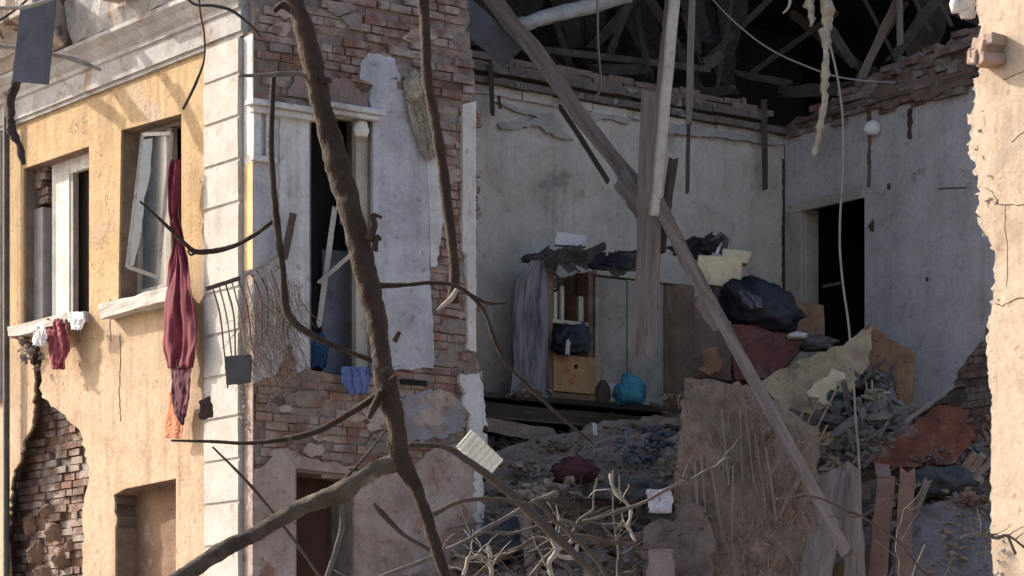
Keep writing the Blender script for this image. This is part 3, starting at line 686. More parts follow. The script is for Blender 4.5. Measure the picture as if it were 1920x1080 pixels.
for i in range(12):
    x0 = rr.uniform(880, 1780); yb = rr.uniform(70, 130)+max(0, min(1500, x0)-900)/9
    plank('torn_boarding', (x0, yb, 31.6), (x0+rr.uniform(-160, 160), yb+rr.uniform(-30, 30), 31.9), rr.uniform(8, 26), .04, M_rafter, parent=room, seed=i+350, wob=.2, splinter=1)
# floor ledge and joists under the wardrobe
boxes('floor_ledge', FB, [(-.6, FB.X(1330, -.6), -.62, 0, zf-.06, zf)], M_woodd, room, .004)
boxes('joist', FB, [(-.6, FB.X(1330, -.6), -.50, -.38, zf-.26, zf-.12)], M_slabg, room, .006)
boxes('floor_under', FB, [(-.6, FB.X(1330, -.6), -.30, 0, zf-.5, zf-.07)], M_dark, room)  # near-black filler paints the shade under the floor ledge
plank('floor_joist', (905, 795, 27.9), (1035, 815, 28.2), 26, .10, M_slabg, parent=room)
plank('floor_joist', (905, 765, 28.0), (1270, 800, 28.6), 24, .10, M_woodd, parent=room)

# ================================================================== RIGHT: sunlit cream facade
side = thing('corner_building', 'cream sunlit plastered building corner with broken stony edge at the right', 'building', FG.W(0, 0, 0))
edge = [(1836, -60), (1834, 20, 1), (1843, 60, 1), (1846, 100, 1), (1830, 160, 1.3), (1822, 250, 1.3), (1826, 300, 1), (1838, 350, 1.2), (1840, 420, 1), (1868, 470, 1), (1868, 545, .8), (1860, 590, .8), (1853, 640, .6), (1856, 700, .6), (1861, 750, .4), (1862, 1000, .4), (1866, 1100, .3)]
pts = edge+[(1875, 1700), (2900, 1700), (2900, -60)]
slab('facade_plaster', FG, pts, 0, .03, M_cream, side, 4, 8, 2)
slab('facade_wall', FG, [(x-R.uniform(2, 7), y, *k) for x, y, *k in edge]+[(1875, 1700), (2900, 1700), (2900, -60)], .032, .5, mat('pale_stone_core', (.52, .46, .39), (.38, .31, .25), 7, bump=.9), side, 6, 7, 5)
for pts_ in ([(1846, 352), (1862, 362), (1872, 384), (1890, 386), (1925, 383), (1960, 380)], [(1896, 268), (1908, 256), (1925, 244), (1950, 236)], [(1866, 570), (1880, 574), (1905, 562), (1940, 556)], [(1880, 150), (1900, 142), (1930, 130)], [(1885, 385), (1884, 420), (1890, 470), (1886, 560)]):
    bm = bmesh.new(); r5 = random.Random(int(pts_[0][0]))
    q = [FG.hit(a[0]+(b[0]-a[0])*t+r5.uniform(-1.5, 1.5), a[1]+(b[1]-a[1])*t+r5.uniform(-1.5, 1.5)) for a, b in zip(pts_, pts_[1:]) for t in (0, .25, .5, .75)]
    for a, b in zip(q, q[1:]):
        w_ = r5.uniform(.003, .008); add_slab(bm, [[(a[0], a[1]), (b[0], b[1]), (b[0]+.001, b[1]+w_), (a[0]+.001, a[1]+w_)]], -.003, .01)
    mesh_obj('plaster_crack', bm, M_cav, side, FG.m)
boxes('rear_mass', FG, [(.35, 9, .5, 4, 0, 9.2)], M_cream, side)
rr = random.Random(8)
for i, (x, y, r) in enumerate([(1833, 280, 8), (1843, 296, 7), (1853, 374, 11), (1866, 381, 7), (1842, 208, 6), (1856, 332, 6), (1872, 560, 7), (1845, 440, 5), (1836, 250, 9)]):
    bm = bmesh.new(); q = 20/F; c = FG.pt(x, y, .0); add_heap(bm, c, (r*q, r*q*.5, r*q), random.Random(i), 5); bmesh.ops.recalc_face_normals(bm, faces=bm.faces)
    mesh_obj('stone_chip', bm, M_white if i % 2 else MATS['pale_stone_core'], side)
bm = bmesh.new(); cl = bm.loops.layers.float_color.new('tint')
for (x, y, a, b) in [(1846, 88, .13, .065), (1836, 108, .11, .06), (1852, 112, .1, .05), (1832, 100, .07, .04), (1862, 75, .08, .05)]:
    p = FG.pt(x, y, -.10); add_box(bm, -a/2*1.2, a/2*1.2, -.07, .12, -b/2*1.7, b/2*1.7, Matrix.Translation(p) @ Matrix.Rotation(A1+rr.uniform(-.4, .4), 4, 'Z') @ Matrix.Rotation(rr.uniform(-.35, .35), 4, 'Y'))
for f in bm.faces:
    for lo in f.loops: lo[cl] = (.52, .36, .28, 1)
bmesh.ops.bevel(bm, geom=bm.edges[:], offset=.008, segments=1, affect='EDGES'); bmesh.ops.recalc_face_normals(bm, faces=bm.faces)
mesh_obj('loose_bricks', bm, M_brick, side)
for i, (x, y, r) in enumerate([(1805, 8, 22), (1815, 25, 14)]):
    lump('stone_chip', x, y, 20.3, r, r*.8, M_offw, parent=side, seed=i+70, sub=3, amp=.3)
for i, (x, y, r) in enumerate([(1876, 1015, 9), (1884, 1035, 10), (1876, 1055, 9), (1872, 1078, 10)]):
    bm = bmesh.new(); q = 20/F; c = FG.pt(x, y, -.02); add_heap(bm, c, (r*q, r*q*.6, r*q), random.Random(i+9), 6); bmesh.ops.recalc_face_normals(bm, faces=bm.faces)
    mesh_obj('stone_chip', bm, M_white, side)

# ================================================================== RUBBLE
bm = bmesh.new(); nx, ny = 90, 70; g = []
def mound(X, Y):
    t = max(0, min(1, (Y-24.0)/5.0)); z = 2.4+2.25*t
    if X > 2.8: z += min(.0, 0)
    return z+.16*noise.noise(Vector((X*1.4, Y*1.4, 0)))+.09*noise.noise(Vector((X*5, Y*5, 1)))+.04*noise.noise(Vector((X*13, Y*13, 1)))
for i in range(nx+1):
    r = []
    for j in range(ny+1):
        X = -.9+6.9*i/nx; Y = 23.9+8.0*j/ny; r.append(bm.verts.new((X, Y, mound(X, Y))))
    g.append(r)
for i in range(nx):
    for j in range(ny): 
        c = (g[i][j].co+g[i+1][j+1].co)/2
        # only in front of the walls
        if (Vector((c.x, c.y))-FB.o).dot(FB.i) < .05 and (Vector((c.x, c.y))-FR.o).dot(FR.i) < .05 and (Vector((c.x, c.y))-FS.o).dot(FS.i) > -1.9+0*c.x:
            bm.faces.new([g[i][j], g[i+1][j], g[i+1][j+1], g[i][j+1]])
for v in [v for v in bm.verts if not v.link_faces]: bm.verts.remove(v)
be = [e for e in bm.edges if e.is_boundary]
ex = bmesh.ops.extrude_edge_only(bm, edges=be)
for v in ex['geom']:
    if isinstance(v, bmesh.types.BMVert): v.co.z = 0
bmesh.ops.recalc_face_normals(bm, faces=bm.faces)
struct(mesh_obj('rubble_mound', bm, M_rub))
rr = random.Random(77)
def inroom(X, Y, m=.25):
    q = Vector((X, Y)); return (q-FB.o).dot(FB.i) < -m and (q-FR.o).dot(FR.i) < -m and (q-FS.o).dot(FS.i) > -1.6 and X > -.6
for mi, (m, n, r0, r1, nm) in enumerate([(M_rub, 900, .015, .06, 'plaster_rubble'), (MATS['dusty_brick'], 420, .02, .08, 'brick_rubble'), (M_offw, 200, .012, .045, 'pale_rubble'), (M_bluegrey, 160, .02, .06, 'grey_rubble')]):
    bm = bmesh.new(); c = 0
    while c < n:
        X = rr.uniform(-.6, 5.2); Y = rr.uniform(24.0, 31)
        if not inroom(X, Y): continue
        if nm == 'grey_rubble' and not (.6 < X < 1.8 and 26 < Y < 28.5) and rr.random() > .35: continue
        r = rr.uniform(r0, r1); add_chunk(bm, Vector((X, Y, mound(X, Y)+r*.4)), r, rr); c += 1
    bmesh.ops.recalc_face_normals(bm, faces=bm.faces)
    tag(mesh_obj(nm, bm, m), {'plaster_rubble': 'brown crumbled plaster covering the rubble heap', 'brick_rubble': 'broken reddish brick pieces strewn over the rubble heap', 'pale_rubble': 'pale whitish plaster crumbs strewn over the rubble heap', 'grey_rubble': 'blue grey stony fragments lying in the rubble heap'}[nm], 'rubble', kind='stuff')
bm = bmesh.new(); c = 0
while c < 260:
    X = rr.uniform(-.6, 5.2); Y = rr.uniform(24.2, 30.5)
    if not inroom(X, Y, .4): continue
    a = Vector((X, Y, mound(X, Y)+rr.uniform(.0, .12))); an = rr.uniform(0, 2*pi); L = rr.uniform(.15, .8)
    b = a+Vector((cos(an)*L, sin(an)*L*.3, rr.uniform(-.1, .55)*L))
    add_plank(bm, a, b, rr.uniform(.012, .045), .012, rr, nseg=2, wob=.1); c += 1
bmesh.ops.recalc_face_normals(bm, faces=bm.faces)
tag(mesh_obj('splintered_laths', bm, M_wood), 'splintered brown laths sticking out all over the rubble heap', 'splinters', kind='stuff')

for nm, m, n, sd in (('board_scraps', M_chip, 90, 5), ('plaster_flakes', M_lowp, 150, 6), ('dark_scraps', M_woodd, 90, 7), ('straw_scraps', M_beige, 70, 8)):
    bm = bmesh.new(); rr = random.Random(sd); c = 0
    while c < n:
        X = rr.uniform(-.6, 5.0); Y = rr.uniform(24.2, 30)
        if not inroom(X, Y, .4) or (X < 1.4 and nm in ('board_scraps', 'straw_scraps') and rr.random() > .3): continue
        L = rr.uniform(.06, .30); W = L*rr.uniform(.3, .9); t = .006
        M = Matrix.Translation((X, Y, mound(X, Y)+rr.uniform(.02, .12))) @ Matrix.Rotation(rr.uniform(0, 6), 4, 'Z') @ Matrix.Rotation(rr.uniform(-1.2, 1.2), 4, 'X') @ Matrix.Rotation(rr.uniform(-.9, .9), 4, 'Y')
        for v in add_box(bm, -L/2, L/2, -W/2, W/2, -t, t, M): v.co += Vector((rr.uniform(-1, 1), rr.uniform(-1, 1), rr.uniform(-1, 1)))*L*.09
        c += 1
    bmesh.ops.recalc_face_normals(bm, faces=bm.faces)
    tag(mesh_obj(nm, bm, m), {'board_scraps': 'small orange brown board scraps strewn over the rubble', 'plaster_flakes': 'stained plaster flakes strewn over the rubble', 'dark_scraps': 'dark splintered wood scraps strewn over the rubble', 'straw_scraps': 'straw coloured fibre board scraps strewn over the rubble'}[nm], 'scraps', kind='stuff')

rr = random.Random(55); c = 0; proto = None
while c < 110:
    X = rr.uniform(-.6, 4.6); Y = rr.uniform(24.3, 29.5)
    if not inroom(X, Y, .3) or (X < 1.5 and Y > 25.6 and rr.random() > .25): continue
    M = Matrix.Translation((X, Y, mound(X, Y)+rr.uniform(.02, .10))) @ Matrix.Rotation(rr.uniform(0, 6), 4, 'Z') @ Matrix.Rotation(rr.uniform(-.8, .8), 4, 'X') @ Matrix.Rotation(rr.uniform(-.8, .8), 4, 'Y')
    if proto is None or c < 6:
        bm = bmesh.new(); cl = bm.loops.layers.float_color.new('tint')
        vs = add_box(bm, -.12, .12*rr.uniform(.2, 1), -.058, .058, -.034, .034)
        for v in vs: v.co += Vector((rr.uniform(-1, 1), rr.uniform(-1, 1), rr.uniform(-1, 1)))*.010
        f_ = rr.uniform(.7, 1.1)
        for f in bm.faces:
            for lo in f.loops: lo[cl] = (.33*f_, .20*f_, .145*f_, 1)
        bmesh.ops.bevel(bm, geom=bm.edges[:], offset=.007, segments=1, affect='EDGES'); bmesh.ops.recalc_face_normals(bm, faces=bm.faces)
        o = mesh_obj('brick', bm, M_brick, mw=Matrix.Identity(4)); tag(o, 'reddish brown brick lying loose on the rubble heap', 'brick', 'bricks lying loose on the rubble heap')
        proto = (proto or [])+[o]
    else:
        o = rr.choice(proto).copy(); C.objects.link(o)
    o.matrix_world = M; c += 1

# ================================================================== FURNITURE AND DEBRIS IN THE ROOM
wd = thing('wardrobe', 'broken wall cabinet with open shelves, grey doors and orange drawer against the grey back wall', 'wardrobe', FB.W(FB.X(1130, -.5), -.3, zf))
y0 = -.52; zt = FB.hit(1100, 510, y0)[1]
X = lambda p: FB.X(p, y0)
Zp = lambda px, py: FB.hit(px, py, y0)[1]
boxes('carcass', FB, [(X(1027), X(1037), y0, -.06, zf, zt), (X(1104), X(1113), y0, -.06, zf, zt), (X(1027), X(1113), -.08, -.05, zf, zt), (X(1027), X(1113), y0, -.06, zf, zf+.05), (X(1296), X(1302), y0, -.06, zf, zt), (X(1113), X(1296), -.08, -.05, zf, zt)], M_cabb, wd, .003)
boxes('shelf', FB, [(X(1037), X(1104), y0+.01, -.08, Zp(1070, 608), Zp(1070, 601))], M_creamb, wd)
boxes('shelf', FB, [(X(1037), X(1104), y0+.01, -.08, Zp(1070, 672), Zp(1070, 666))], M_cabb, wd)
dr = boxes('drawer', FB, [(X(1035), X(1117), y0-.03, y0-.002, zf+.08, Zp(1075, 668))], M_draw, wd, .004)
boxes('handle', FB, [(X(1074), X(1078), y0-.05, y0-.03, Zp(1076, 692), Zp(1076, 684))], M_wired, dr)
boxes('plinth', FB, [(X(1033), X(1117), y0-.012, y0-.001, zf+.01, zf+.07)], M_cabb, wd)
boxes('door', FB, [(X(1114), X(1172), y0-.025, y0-.003, zf+.02, Zp(1140, 522))], M_cabg, wd, .003)
boxes('door', FB, [(X(1174), X(1241), y0-.030, y0-.004, zf+.02, Zp(1200, 528))], M_cabg, wd, .003)
boxes('door', FB, [(X(1243), X(1300), y0-.025, y0-.003, zf-.01, Zp(1270, 532))], M_cabb, wd, .003)
boxes('top_strip', FB, [(X(1113), X(1262), y0-.06, -.05, Zp(1180, 524), Zp(1180, 515))], M_creamb, wd, .003)
plank('door_edge', (1252, 535, 28.9), (1258, 590, 28.9), 6, .02, M_wood, parent=wd)
for px, a, b in ((1045, 560, 600), (1058, 555, 600)):
    boxes('divider', FB, [(X(px-3), X(px+3), y0+.03, y0+.06, Zp(px, b), Zp(px, a-20))], M_creamb, wd)
boxes('divider', FB, [(X(1088), X(1096), y0+.02, y0+.05, Zp(1092, 602), Zp(1092, 555))], M_creamb, wd)
boxes('dark_flap', FB, [(X(1084), X(1103), y0+.02, y0+.05, Zp(1094, 552), Zp(1094, 512))], mat('dark_red_brown', (.07, .035, .025), (.05, .03, .02), 5), wd)
bm = bmesh.new(); a = FB.pt(1042, 520, -.5)
add_tube(bm, [(*FB.pt(1040+8*cos(t), 530+16*sin(t), -.5), .012) for t in [i*.5 for i in range(13)]], 6, 0)
tag(mesh_obj('black_loop', bm, M_wired, smooth=True), 'black loop hanging in the top left cubby of the wardrobe', 'strap')
lump('rags', 1062, 640, 28.75, 24, 26, M_black, 'bundle of black rags stuffed in the middle shelf, left half', 'rags', seed=4)
lump('clothes', 1086, 638, 28.75, 20, 26, mat('dark_blue_wool', (.03, .045, .06), (.05, .06, .075), 8), 'dark blue clothes stuffed in the middle shelf, right half', 'clothes', seed=8)
plank('white_stick', (1066, 640, 28.6), (1064, 665, 28.6), 8, .03, M_offw, 'short white stick standing among the black rags on the shelf', 'stick')
cloth('sooty_curtain', [(996, 1022, 488), (968, 1028, 525), (960, 1029, 600), (964, 1027, 680), (956, 1030, 748)], lambda x, y: FB.pt(x, y, -.60), M_scurt, 4, .020, 'soot-streaked grey curtain hanging left of the wardrobe', 'curtain', seed=3)
for i, (x, y, rx, ry, m, lb) in enumerate([
    (1012, 486, 32, 9, M_soot, 'black singed rag draped on the left end of the wardrobe top'),
    (1070, 482, 46, 14, M_soot, 'sooty grey rag heap below the white box on the wardrobe'),
    (1140, 494, 46, 11, mat('indigo_rag', (.025, .022, .045), (.05, .045, .06), 6), 'dark indigo rag lying mid-top of the wardrobe'),
    (1168, 497, 40, 12, M_soot, 'sooty rag beside the pale hanging board on the wardrobe'),
    (1300, 465, 38, 17, M_black, 'dark rag bundle behind the cream cardboard box')]):
    Yd = 28.8+.02*i; q = Yd/F; bm = bmesh.new(); r3 = random.Random(i+8)
    vs = add_lump(bm, P(x, y, Yd), (rx*q*.9, rx*q*.4, ry*q*.8), i+20, 4, .5, 3)
    for _ in range(26):
        a = P(x+r3.gauss(0, .5)*rx, y+r3.gauss(-.1, .5)*ry, Yd-.1); L = r3.uniform(.05, .2); an = r3.gauss(0, .5)
        add_plank(bm, a, a+Vector((cos(an)*L, r3.uniform(-.06, .06), sin(an)*L)), L*r3.uniform(.15, .5), .012, r3, nseg=2, wob=.3)
    bmesh.ops.recalc_face_normals(bm, faces=bm.faces)
    tag(mesh_obj('rag_heap', bm, m), lb, 'rag', 'sooty rags on top of the wardrobe')
panel('white_box', [(1044, 434, 28.8), (1100, 442, 28.8), (1098, 462, 28.8), (1040, 458, 28.8)], .12, mat('bluish_white_card', (.78, .78, .80), (.66, .67, .70), 6), 'small bluish white box on the rags above the wardrobe', 'box', k=.2)
bx = panel('cardboard_box', [(1310, 478, 28.6), (1392, 484, 28.6), (1386, 540, 28.6), (1304, 530, 28.6)], .28, M_box, 'cream cardboard box sitting on the sofa pile', 'box', k=.15)
panel('box_lid', [(1356, 466, 28.9), (1410, 472, 28.9), (1402, 494, 28.9), (1352, 486, 28.9)], .2, M_box, 'smaller cream box tucked behind the cardboard box', 'box', k=.2)
panel('dark_crate', [(1338, 445, 29.2), (1352, 434, 29.2), (1368, 448, 29.2), (1362, 474, 29.2), (1334, 468, 29.2)], .15, mat('olive_case', (.12, .11, .10), (.08, .075, .07), 5), 'dark grey case standing behind the cardboard box', 'case', k=.2)
plank('grey_stick', (1352, 452, 28.8), (1344, 478, 28.75), 6, .02, M_offw, 'pale stick leaning on the cardboard box', 'stick')
lump('black_bag', 1425, 578, 28.5, 70, 44, M_black, 'large bulging black bin bag on the maroon sofa', 'bag', seed=12, amp=.3, tilt=.35)
lump('black_bag', 1362, 565, 28.7, 32, 38, M_soot, 'smaller sooty bag left of the big black bin bag', 'bag', seed=14, amp=.3)
cloth('grey_cloth', [(1385, 1400, 545), (1390, 1428, 560), (1405, 1430, 578)], lambda x, y: P(x, y, 28.05), mat('slate_cloth', (.12, .12, .15), (.08, .08, .10), 6), 2, .02, 'crumpled slate grey cloth lying on the big black bag', 'cloth', seed=4)
panel('headboard', [(1466, 560, 29.3), (1544, 572, 29.5), (1546, 632, 29.5), (1462, 622, 29.3)], .04, M_chip, 'brown wooden headboard in front of the doorway', 'headboard', k=1, bulge=.02)
panel('brown_flap', [(1488, 600, 29.1), (1540, 628, 29.1), (1520, 640, 29.1), (1486, 628, 29.1)], .02, mat('tan_flap', (.27, .16, .12), (.2, .12, .09), 5), 'tan torn board piece at the foot of the headboard', 'board', k=.6)
panel('sofa_side', [(1362, 606, 28.2), (1430, 612, 28.3), (1492, 630, 28.5), (1500, 660, 28.4), (1450, 708, 28.1), (1380, 712, 28.0)], .45, M_maroon, 'dark maroon upholstered sofa side under the black bags', 'sofa', k=.4, bulge=.03)
panel('wood_flap', [(1300, 560, 28.2), (1330, 570, 28.2), (1368, 640, 28.1), (1372, 712, 28.0), (1300, 706, 28.0)], .05, mat('dark_brown_board', (.15, .10, .078), (.10, .068, .052), 4, bump=.5), 'dark brown torn board leaning left of the maroon sofa', 'board', k=1)  # board of plain dark brown
panel('orange_scrap', [(1318, 655, 27.9), (1345, 650, 27.9), (1355, 680, 27.85), (1330, 705, 27.85), (1310, 690, 27.9)], .04, M_chip, 'small orange brown scrap lying by the maroon sofa', 'board scrap', k=3, step=8)
lump('white_scrap', 1495, 630, 28.4, 17, 7, M_offw, 'small white crumpled scrap at the edge of the maroon sofa', 'scrap', seed=5, sub=3)
lump('dark_rag', 1530, 645, 28.5, 36, 14, M_soot, 'dark rag lying under the doorway threshold', 'rag', seed=33)
lump('teal_bag', 1180, 735, 28.2, 25, 25, M_teal, 'teal plastic bag sitting in front of the grey wardrobe door', 'bag', seed=16, amp=.42, fr=1.7)
lump('white_crumple', 1146, 732, 28.25, 12, 11, M_offw, 'small pale crumpled paper left of the teal bag', 'paper', seed=7, sub=3)
lump('dark_pot', 1130, 738, 28.2, 14, 24, M_woodd, 'dark brown lumpy bundle right of the orange drawer', 'bundle', seed=9, sub=3, amp=.15)
# fallen slabs and boards
panel('fallen_floor_slab', [(915, 850, 27.2), (1000, 822, 27.7), (1150, 790, 28.2), (1285, 775, 28.3), (1290, 905, 27.0), (1180, 930, 26.6), (1000, 975, 26.0), (900, 960, 26.1)], .12, M_slabg, 'grey brown collapsed floor slab sloping down below the wardrobe', 'floor slab', amp=5, bulge=.06)
panel('mattress_board', [(1424, 716, 27.6), (1500, 672, 27.9), (1590, 640, 28.2), (1640, 606, 28.3), (1636, 650, 28.2), (1618, 700, 28.0), (1590, 745, 27.8), (1520, 775, 27.6), (1470, 770, 27.5)], .10, M_beige, 'beige broken board pile tilted in front of the doorway', 'board', amp=5, bulge=.035)
panel('beige_flake', [(1512, 735, 27.4), (1560, 690, 27.5), (1585, 700, 27.5), (1545, 760, 27.4)], .03, mat('pale_straw_board', (.60, .50, .33), (.46, .38, .25), 5), 'pale straw coloured flake lying on the beige board pile', 'board scrap', k=2.5, step=8)
panel('chipboard_sheet', [(1590, 640, 28.4), (1632, 606, 28.4), (1665, 634, 28.5), (1716, 660, 28.6), (1712, 756, 28.5), (1690, 762, 28.5), (1676, 708, 28.5), (1645, 690, 28.4), (1625, 720, 28.4), (1600, 716, 28.4)], .04, M_chip, 'orange brown chipboard sheet with torn hole against the blue wall', 'chipboard', amp=3)
panel('reed_board', [(1284, 706, 25.8), (1400, 722, 25.8), (1440, 740, 25.75), (1532, 800, 25.6), (1536, 900, 25.3), (1525, 1010, 24.9), (1500, 1200, 24.2), (1262, 1200, 24.2), (1268, 900, 25.2), (1276, 780, 25.6)], .09, M_reed, 'large shaggy brown reed and plaster ceiling panel standing upright in the rubble', 'ceiling panel', amp=5, step=8, bulge=.05)
rp = S.objects['reed_board']; bm = bmesh.new(); rr = random.Random(12)
for i in range(420):
    x = rr.uniform(1275, 1520); y = rr.uniform(725+max(0, x-1400)*.6, 1080); yy = 25.76-(y-720)/480*1.6
    a = P(x, y, yy-.02); L = rr.uniform(.03, .18); an = rr.gauss(0, .4)
    b = a+Vector((sin(an)*L, -.02, -cos(an)*L)); c = (a+b)/2+Vector((rr.uniform(-.02, .02), -.02, 0))
    add_tube(bm, [(*a, .003), (*c, .005), (*b, .002)], 4, 0)
f = mesh_obj('reed_fibres', bm, mat('reed_fibre', (.36, .27, .20), (.20, .145, .105), 9, bump=.3), rp); f['kind'] = 'stuff'
for i in range(14):
    x = 1300+i*17+R.uniform(-6, 6); y = R.uniform(760, 900)
    if i > 8: a = (x-10, y+90, 24.9); b = (x+50, y-30, 25.3)
    else: yq = 25.70-(y-720)/480*1.6; a = (x, y, yq); b = (x+R.uniform(-12, 25), y+140, yq-.45)
    plank('loose_lath', a, b, R.uniform(2.5, 5.5), .015, M_wood if i % 2 else mat('reddish_lath', (.24, .175, .135), (.17, .12, .09), 6), 'thin torn lath, number %s from the left on the shaggy panel' % (['first', 'second', 'third', 'fourth', 'fifth', 'sixth', 'seventh', 'eighth', 'ninth', 'tenth', 'eleventh', 'twelfth', 'thirteenth', 'fourteenth'][i]), 'lath', group='torn laths on the shaggy ceiling panel', seed=i)
panel('rust_board', [(1632, 856, 27.3), (1700, 800, 27.6), (1760, 760, 27.9), (1800, 762, 28.1), (1835, 815, 28.0), (1790, 868, 27.6), (1640, 880, 27.3)], .03, M_orb, 'rust orange smooth board leaning below the blue wall', 'board', k=1.3, bulge=.03)
panel('pinkish_board', [(1640, 868, 26.6), (1668, 872, 26.6), (1680, 950, 26.4), (1655, 950, 26.4)], .03, mat('pink_board', (.26, .18, .16), (.2, .13, .11), 4), 'narrow pinkish board upright below the rust orange board', 'board')
plank('thin_slat', (1600, 864, 26.9), (1790, 722, 28.0), 8, .02, M_wood, 'thin pale slat leaning diagonally along the rust orange board', 'slat')
panel('grey_slab', [(1690, 960, 25.6), (1800, 925, 26.2), (1866, 935, 26.3), (1870, 1120, 25.2), (1660, 1120, 25.0), (1680, 1010, 25.3)], .10, mat('dusty_grey_slab', (.23, .215, .225), (.15, .125, .12), 3.5, bump=.9, c3=(.11, .10, .10), s3=3, t3=.58), 'dusty grey stone slab in the bottom right rubble', 'slab', amp=6, bulge=.06)
lump('dark_sack', 1760, 905, 26.7, 62, 26, mat('dark_green_grey', (.055, .06, .065), (.09, .09, .09), 7, bump=.8), 'dark grey sack lying on the dusty slab at bottom right', 'sack', seed=21, amp=.35)
for i, (x, y, rx, ry, m, lb) in enumerate([
    (1570, 790, 46, 34, M_soot, 'black ragged bundle under the beige board pile'),
    (1640, 715, 30, 22, M_soot, 'sooty crumple in the hole of the chipboard sheet'),
    (1590, 845, 46, 34, mat('greyish_bundle', (.22, .205, .195), (.12, .11, .105), 6, bump=.9), 'grey bundle of torn cloth right of the shaggy panel'),
    (1655, 790, 40, 34, MATS['greyish_bundle'], 'grey crumpled heap at the upper end of the thin slat'),
    (1575, 745, 22, 14, mat('dull_green_cloth', (.06, .085, .08), (.04, .05, .05), 6), 'dull green cloth poking out beside the beige flake'),
    (1640, 745, 18, 14, mat('khaki_crumple', (.32, .29, .22), (.22, .2, .15), 6), 'small khaki crumple by the chipboard sheet'),
    (1560, 900, 34, 40, M_rub, 'brown clod beside the shaggy panel, above the grey plank'),
    (1820, 985, 55, 30, M_bluegrey, 'blue grey clod near the cream building edge')]):
    bm = bmesh.new(); Yd = 27.2-(y-720)*.004; q = Yd/F; r3 = random.Random(i+30)
    add_heap(bm, P(x, y, Yd), (rx*q*1.1, rx*q*.6, ry*q*1.1), r3, 30)
    for _ in range(10):
        a = P(x+r3.uniform(-1, 1)*rx, y+r3.uniform(-1, 1)*ry, Yd-.15); an = r3.uniform(0, pi); L = rx*q*r3.uniform(.4, 1.2)
        add_plank(bm, a, a+Vector((cos(an)*L, r3.uniform(-.1, .1), sin(an)*L)), L*r3.uniform(.08, .3), .01, r3, nseg=2)
    bmesh.ops.recalc_face_normals(bm, faces=bm.faces)
    tag(mesh_obj('debris_bundle', bm, m), lb, 'debris', 'cloth and debris bundles right of the shaggy panel')
bm = bmesh.new(); cl = bm.loops.layers.float_color.new('tint'); rr = random.Random(4)
for i, (x, y, an) in enumerate([(1815, 868, -.9), (1830, 872, -1.0), (1842, 880, -.7), (1808, 885, -.3), (1822, 893, .5)]):
    bm = bmesh.new(); cl = bm.loops.layers.float_color.new('tint')
    add_box(bm, -.12, .12, -.06, .06, -.035, .035, Matrix.Translation(P(x, y, 26.7)) @ Matrix.Rotation(an, 4, 'Y') @ Matrix.Rotation(rr.uniform(-.5, .5), 4, 'Z'))
    for f in bm.faces:
        for lo in f.loops: lo[cl] = (.34, .25, .19, 1)
    bmesh.ops.bevel(bm, geom=bm.edges[:], offset=.006, segments=1, affect='EDGES'); bmesh.ops.recalc_face_normals(bm, faces=bm.faces)
    tag(mesh_obj('loose_brick', bm, M_brick), 'pale brick tumbled beside the cream building, %s from the left' % ['second', 'fourth', 'fifth', 'first', 'third'][i], 'brick', 'bricks tumbled beside the cream building')
for i, (a, b, wd_, m, lb) in enumerate([
    ((1560, 900, 25.3), (1520, 1120, 24.5), 60, M_woodg, 'broad grey plank standing right of the shaggy panel'),
    ((1590, 880, 25.4), (1605, 1120, 24.6), 38, M_wood, 'brown grey plank upright behind the long hanging wire'),
    ((1660, 900, 25.8), (1640, 1120, 24.9), 34, mat('reddish_plank', (.27, .155, .11), (.17, .10, .07), 5, bump=.6), 'reddish brown plank upright right of the hanging wire'),
    ((1700, 880, 25.8), (1690, 1120, 24.9), 30, MATS['reddish_plank'], 'rightmost reddish plank upright by the grey slab'),
    ((1740, 900, 25.9), (1700, 1000, 25.6), 14, M_wood, 'short thin plank leaning on the grey slab')]):
    plank('upright_plank', a, b, wd_, .04, m, lb, 'plank', seed=i, group='planks upright in the right rubble')
panel('brown_sheet', [(1205, 990, 24.6), (1240, 968, 24.65), (1262, 975, 24.65), (1292, 940, 24.75), (1318, 958, 24.7), (1338, 1000, 24.6), (1330, 1160, 24.0), (1200, 1160, 24.0)], .04, mat('brown_grey_sheet', (.21, .155, .13), (.13, .095, .08), 5, bump=.9, dirt=.9, streak=.6), 'brown grey sheet bent at the foot of the shaggy panel', 'board', bulge=.06, k=3)
panel('broken_board', [(1215, 1030, 24.2), (1262, 1030, 24.2), (1266, 1160, 24.0), (1212, 1160, 24.0)], .03, mat('pink_grey_board', (.24, .19, .18), (.19, .14, .13), 5), 'pinkish grey board end at the bottom below the white cloth', 'board', k=2)
cloth('white_cloth', [(1212, 1258, 918), (1215, 1262, 935), (1218, 1258, 962)], lambda x, y: P(x, y, 24.7), mat('lilac_white', (.56, .54, .62), (.45, .44, .52), 6), 2, .03, 'small lilac white cloth at the left edge of the shaggy panel', 'cloth', seed=7)
lump('maroon_cloth', 1076, 884, 26.2, 36, 22, mat('maroon_rag', (.085, .03, .04), (.05, .02, .03), 6), 'dark maroon cloth bundle on the collapsed floor slab', 'cloth', seed=9, amp=.4)
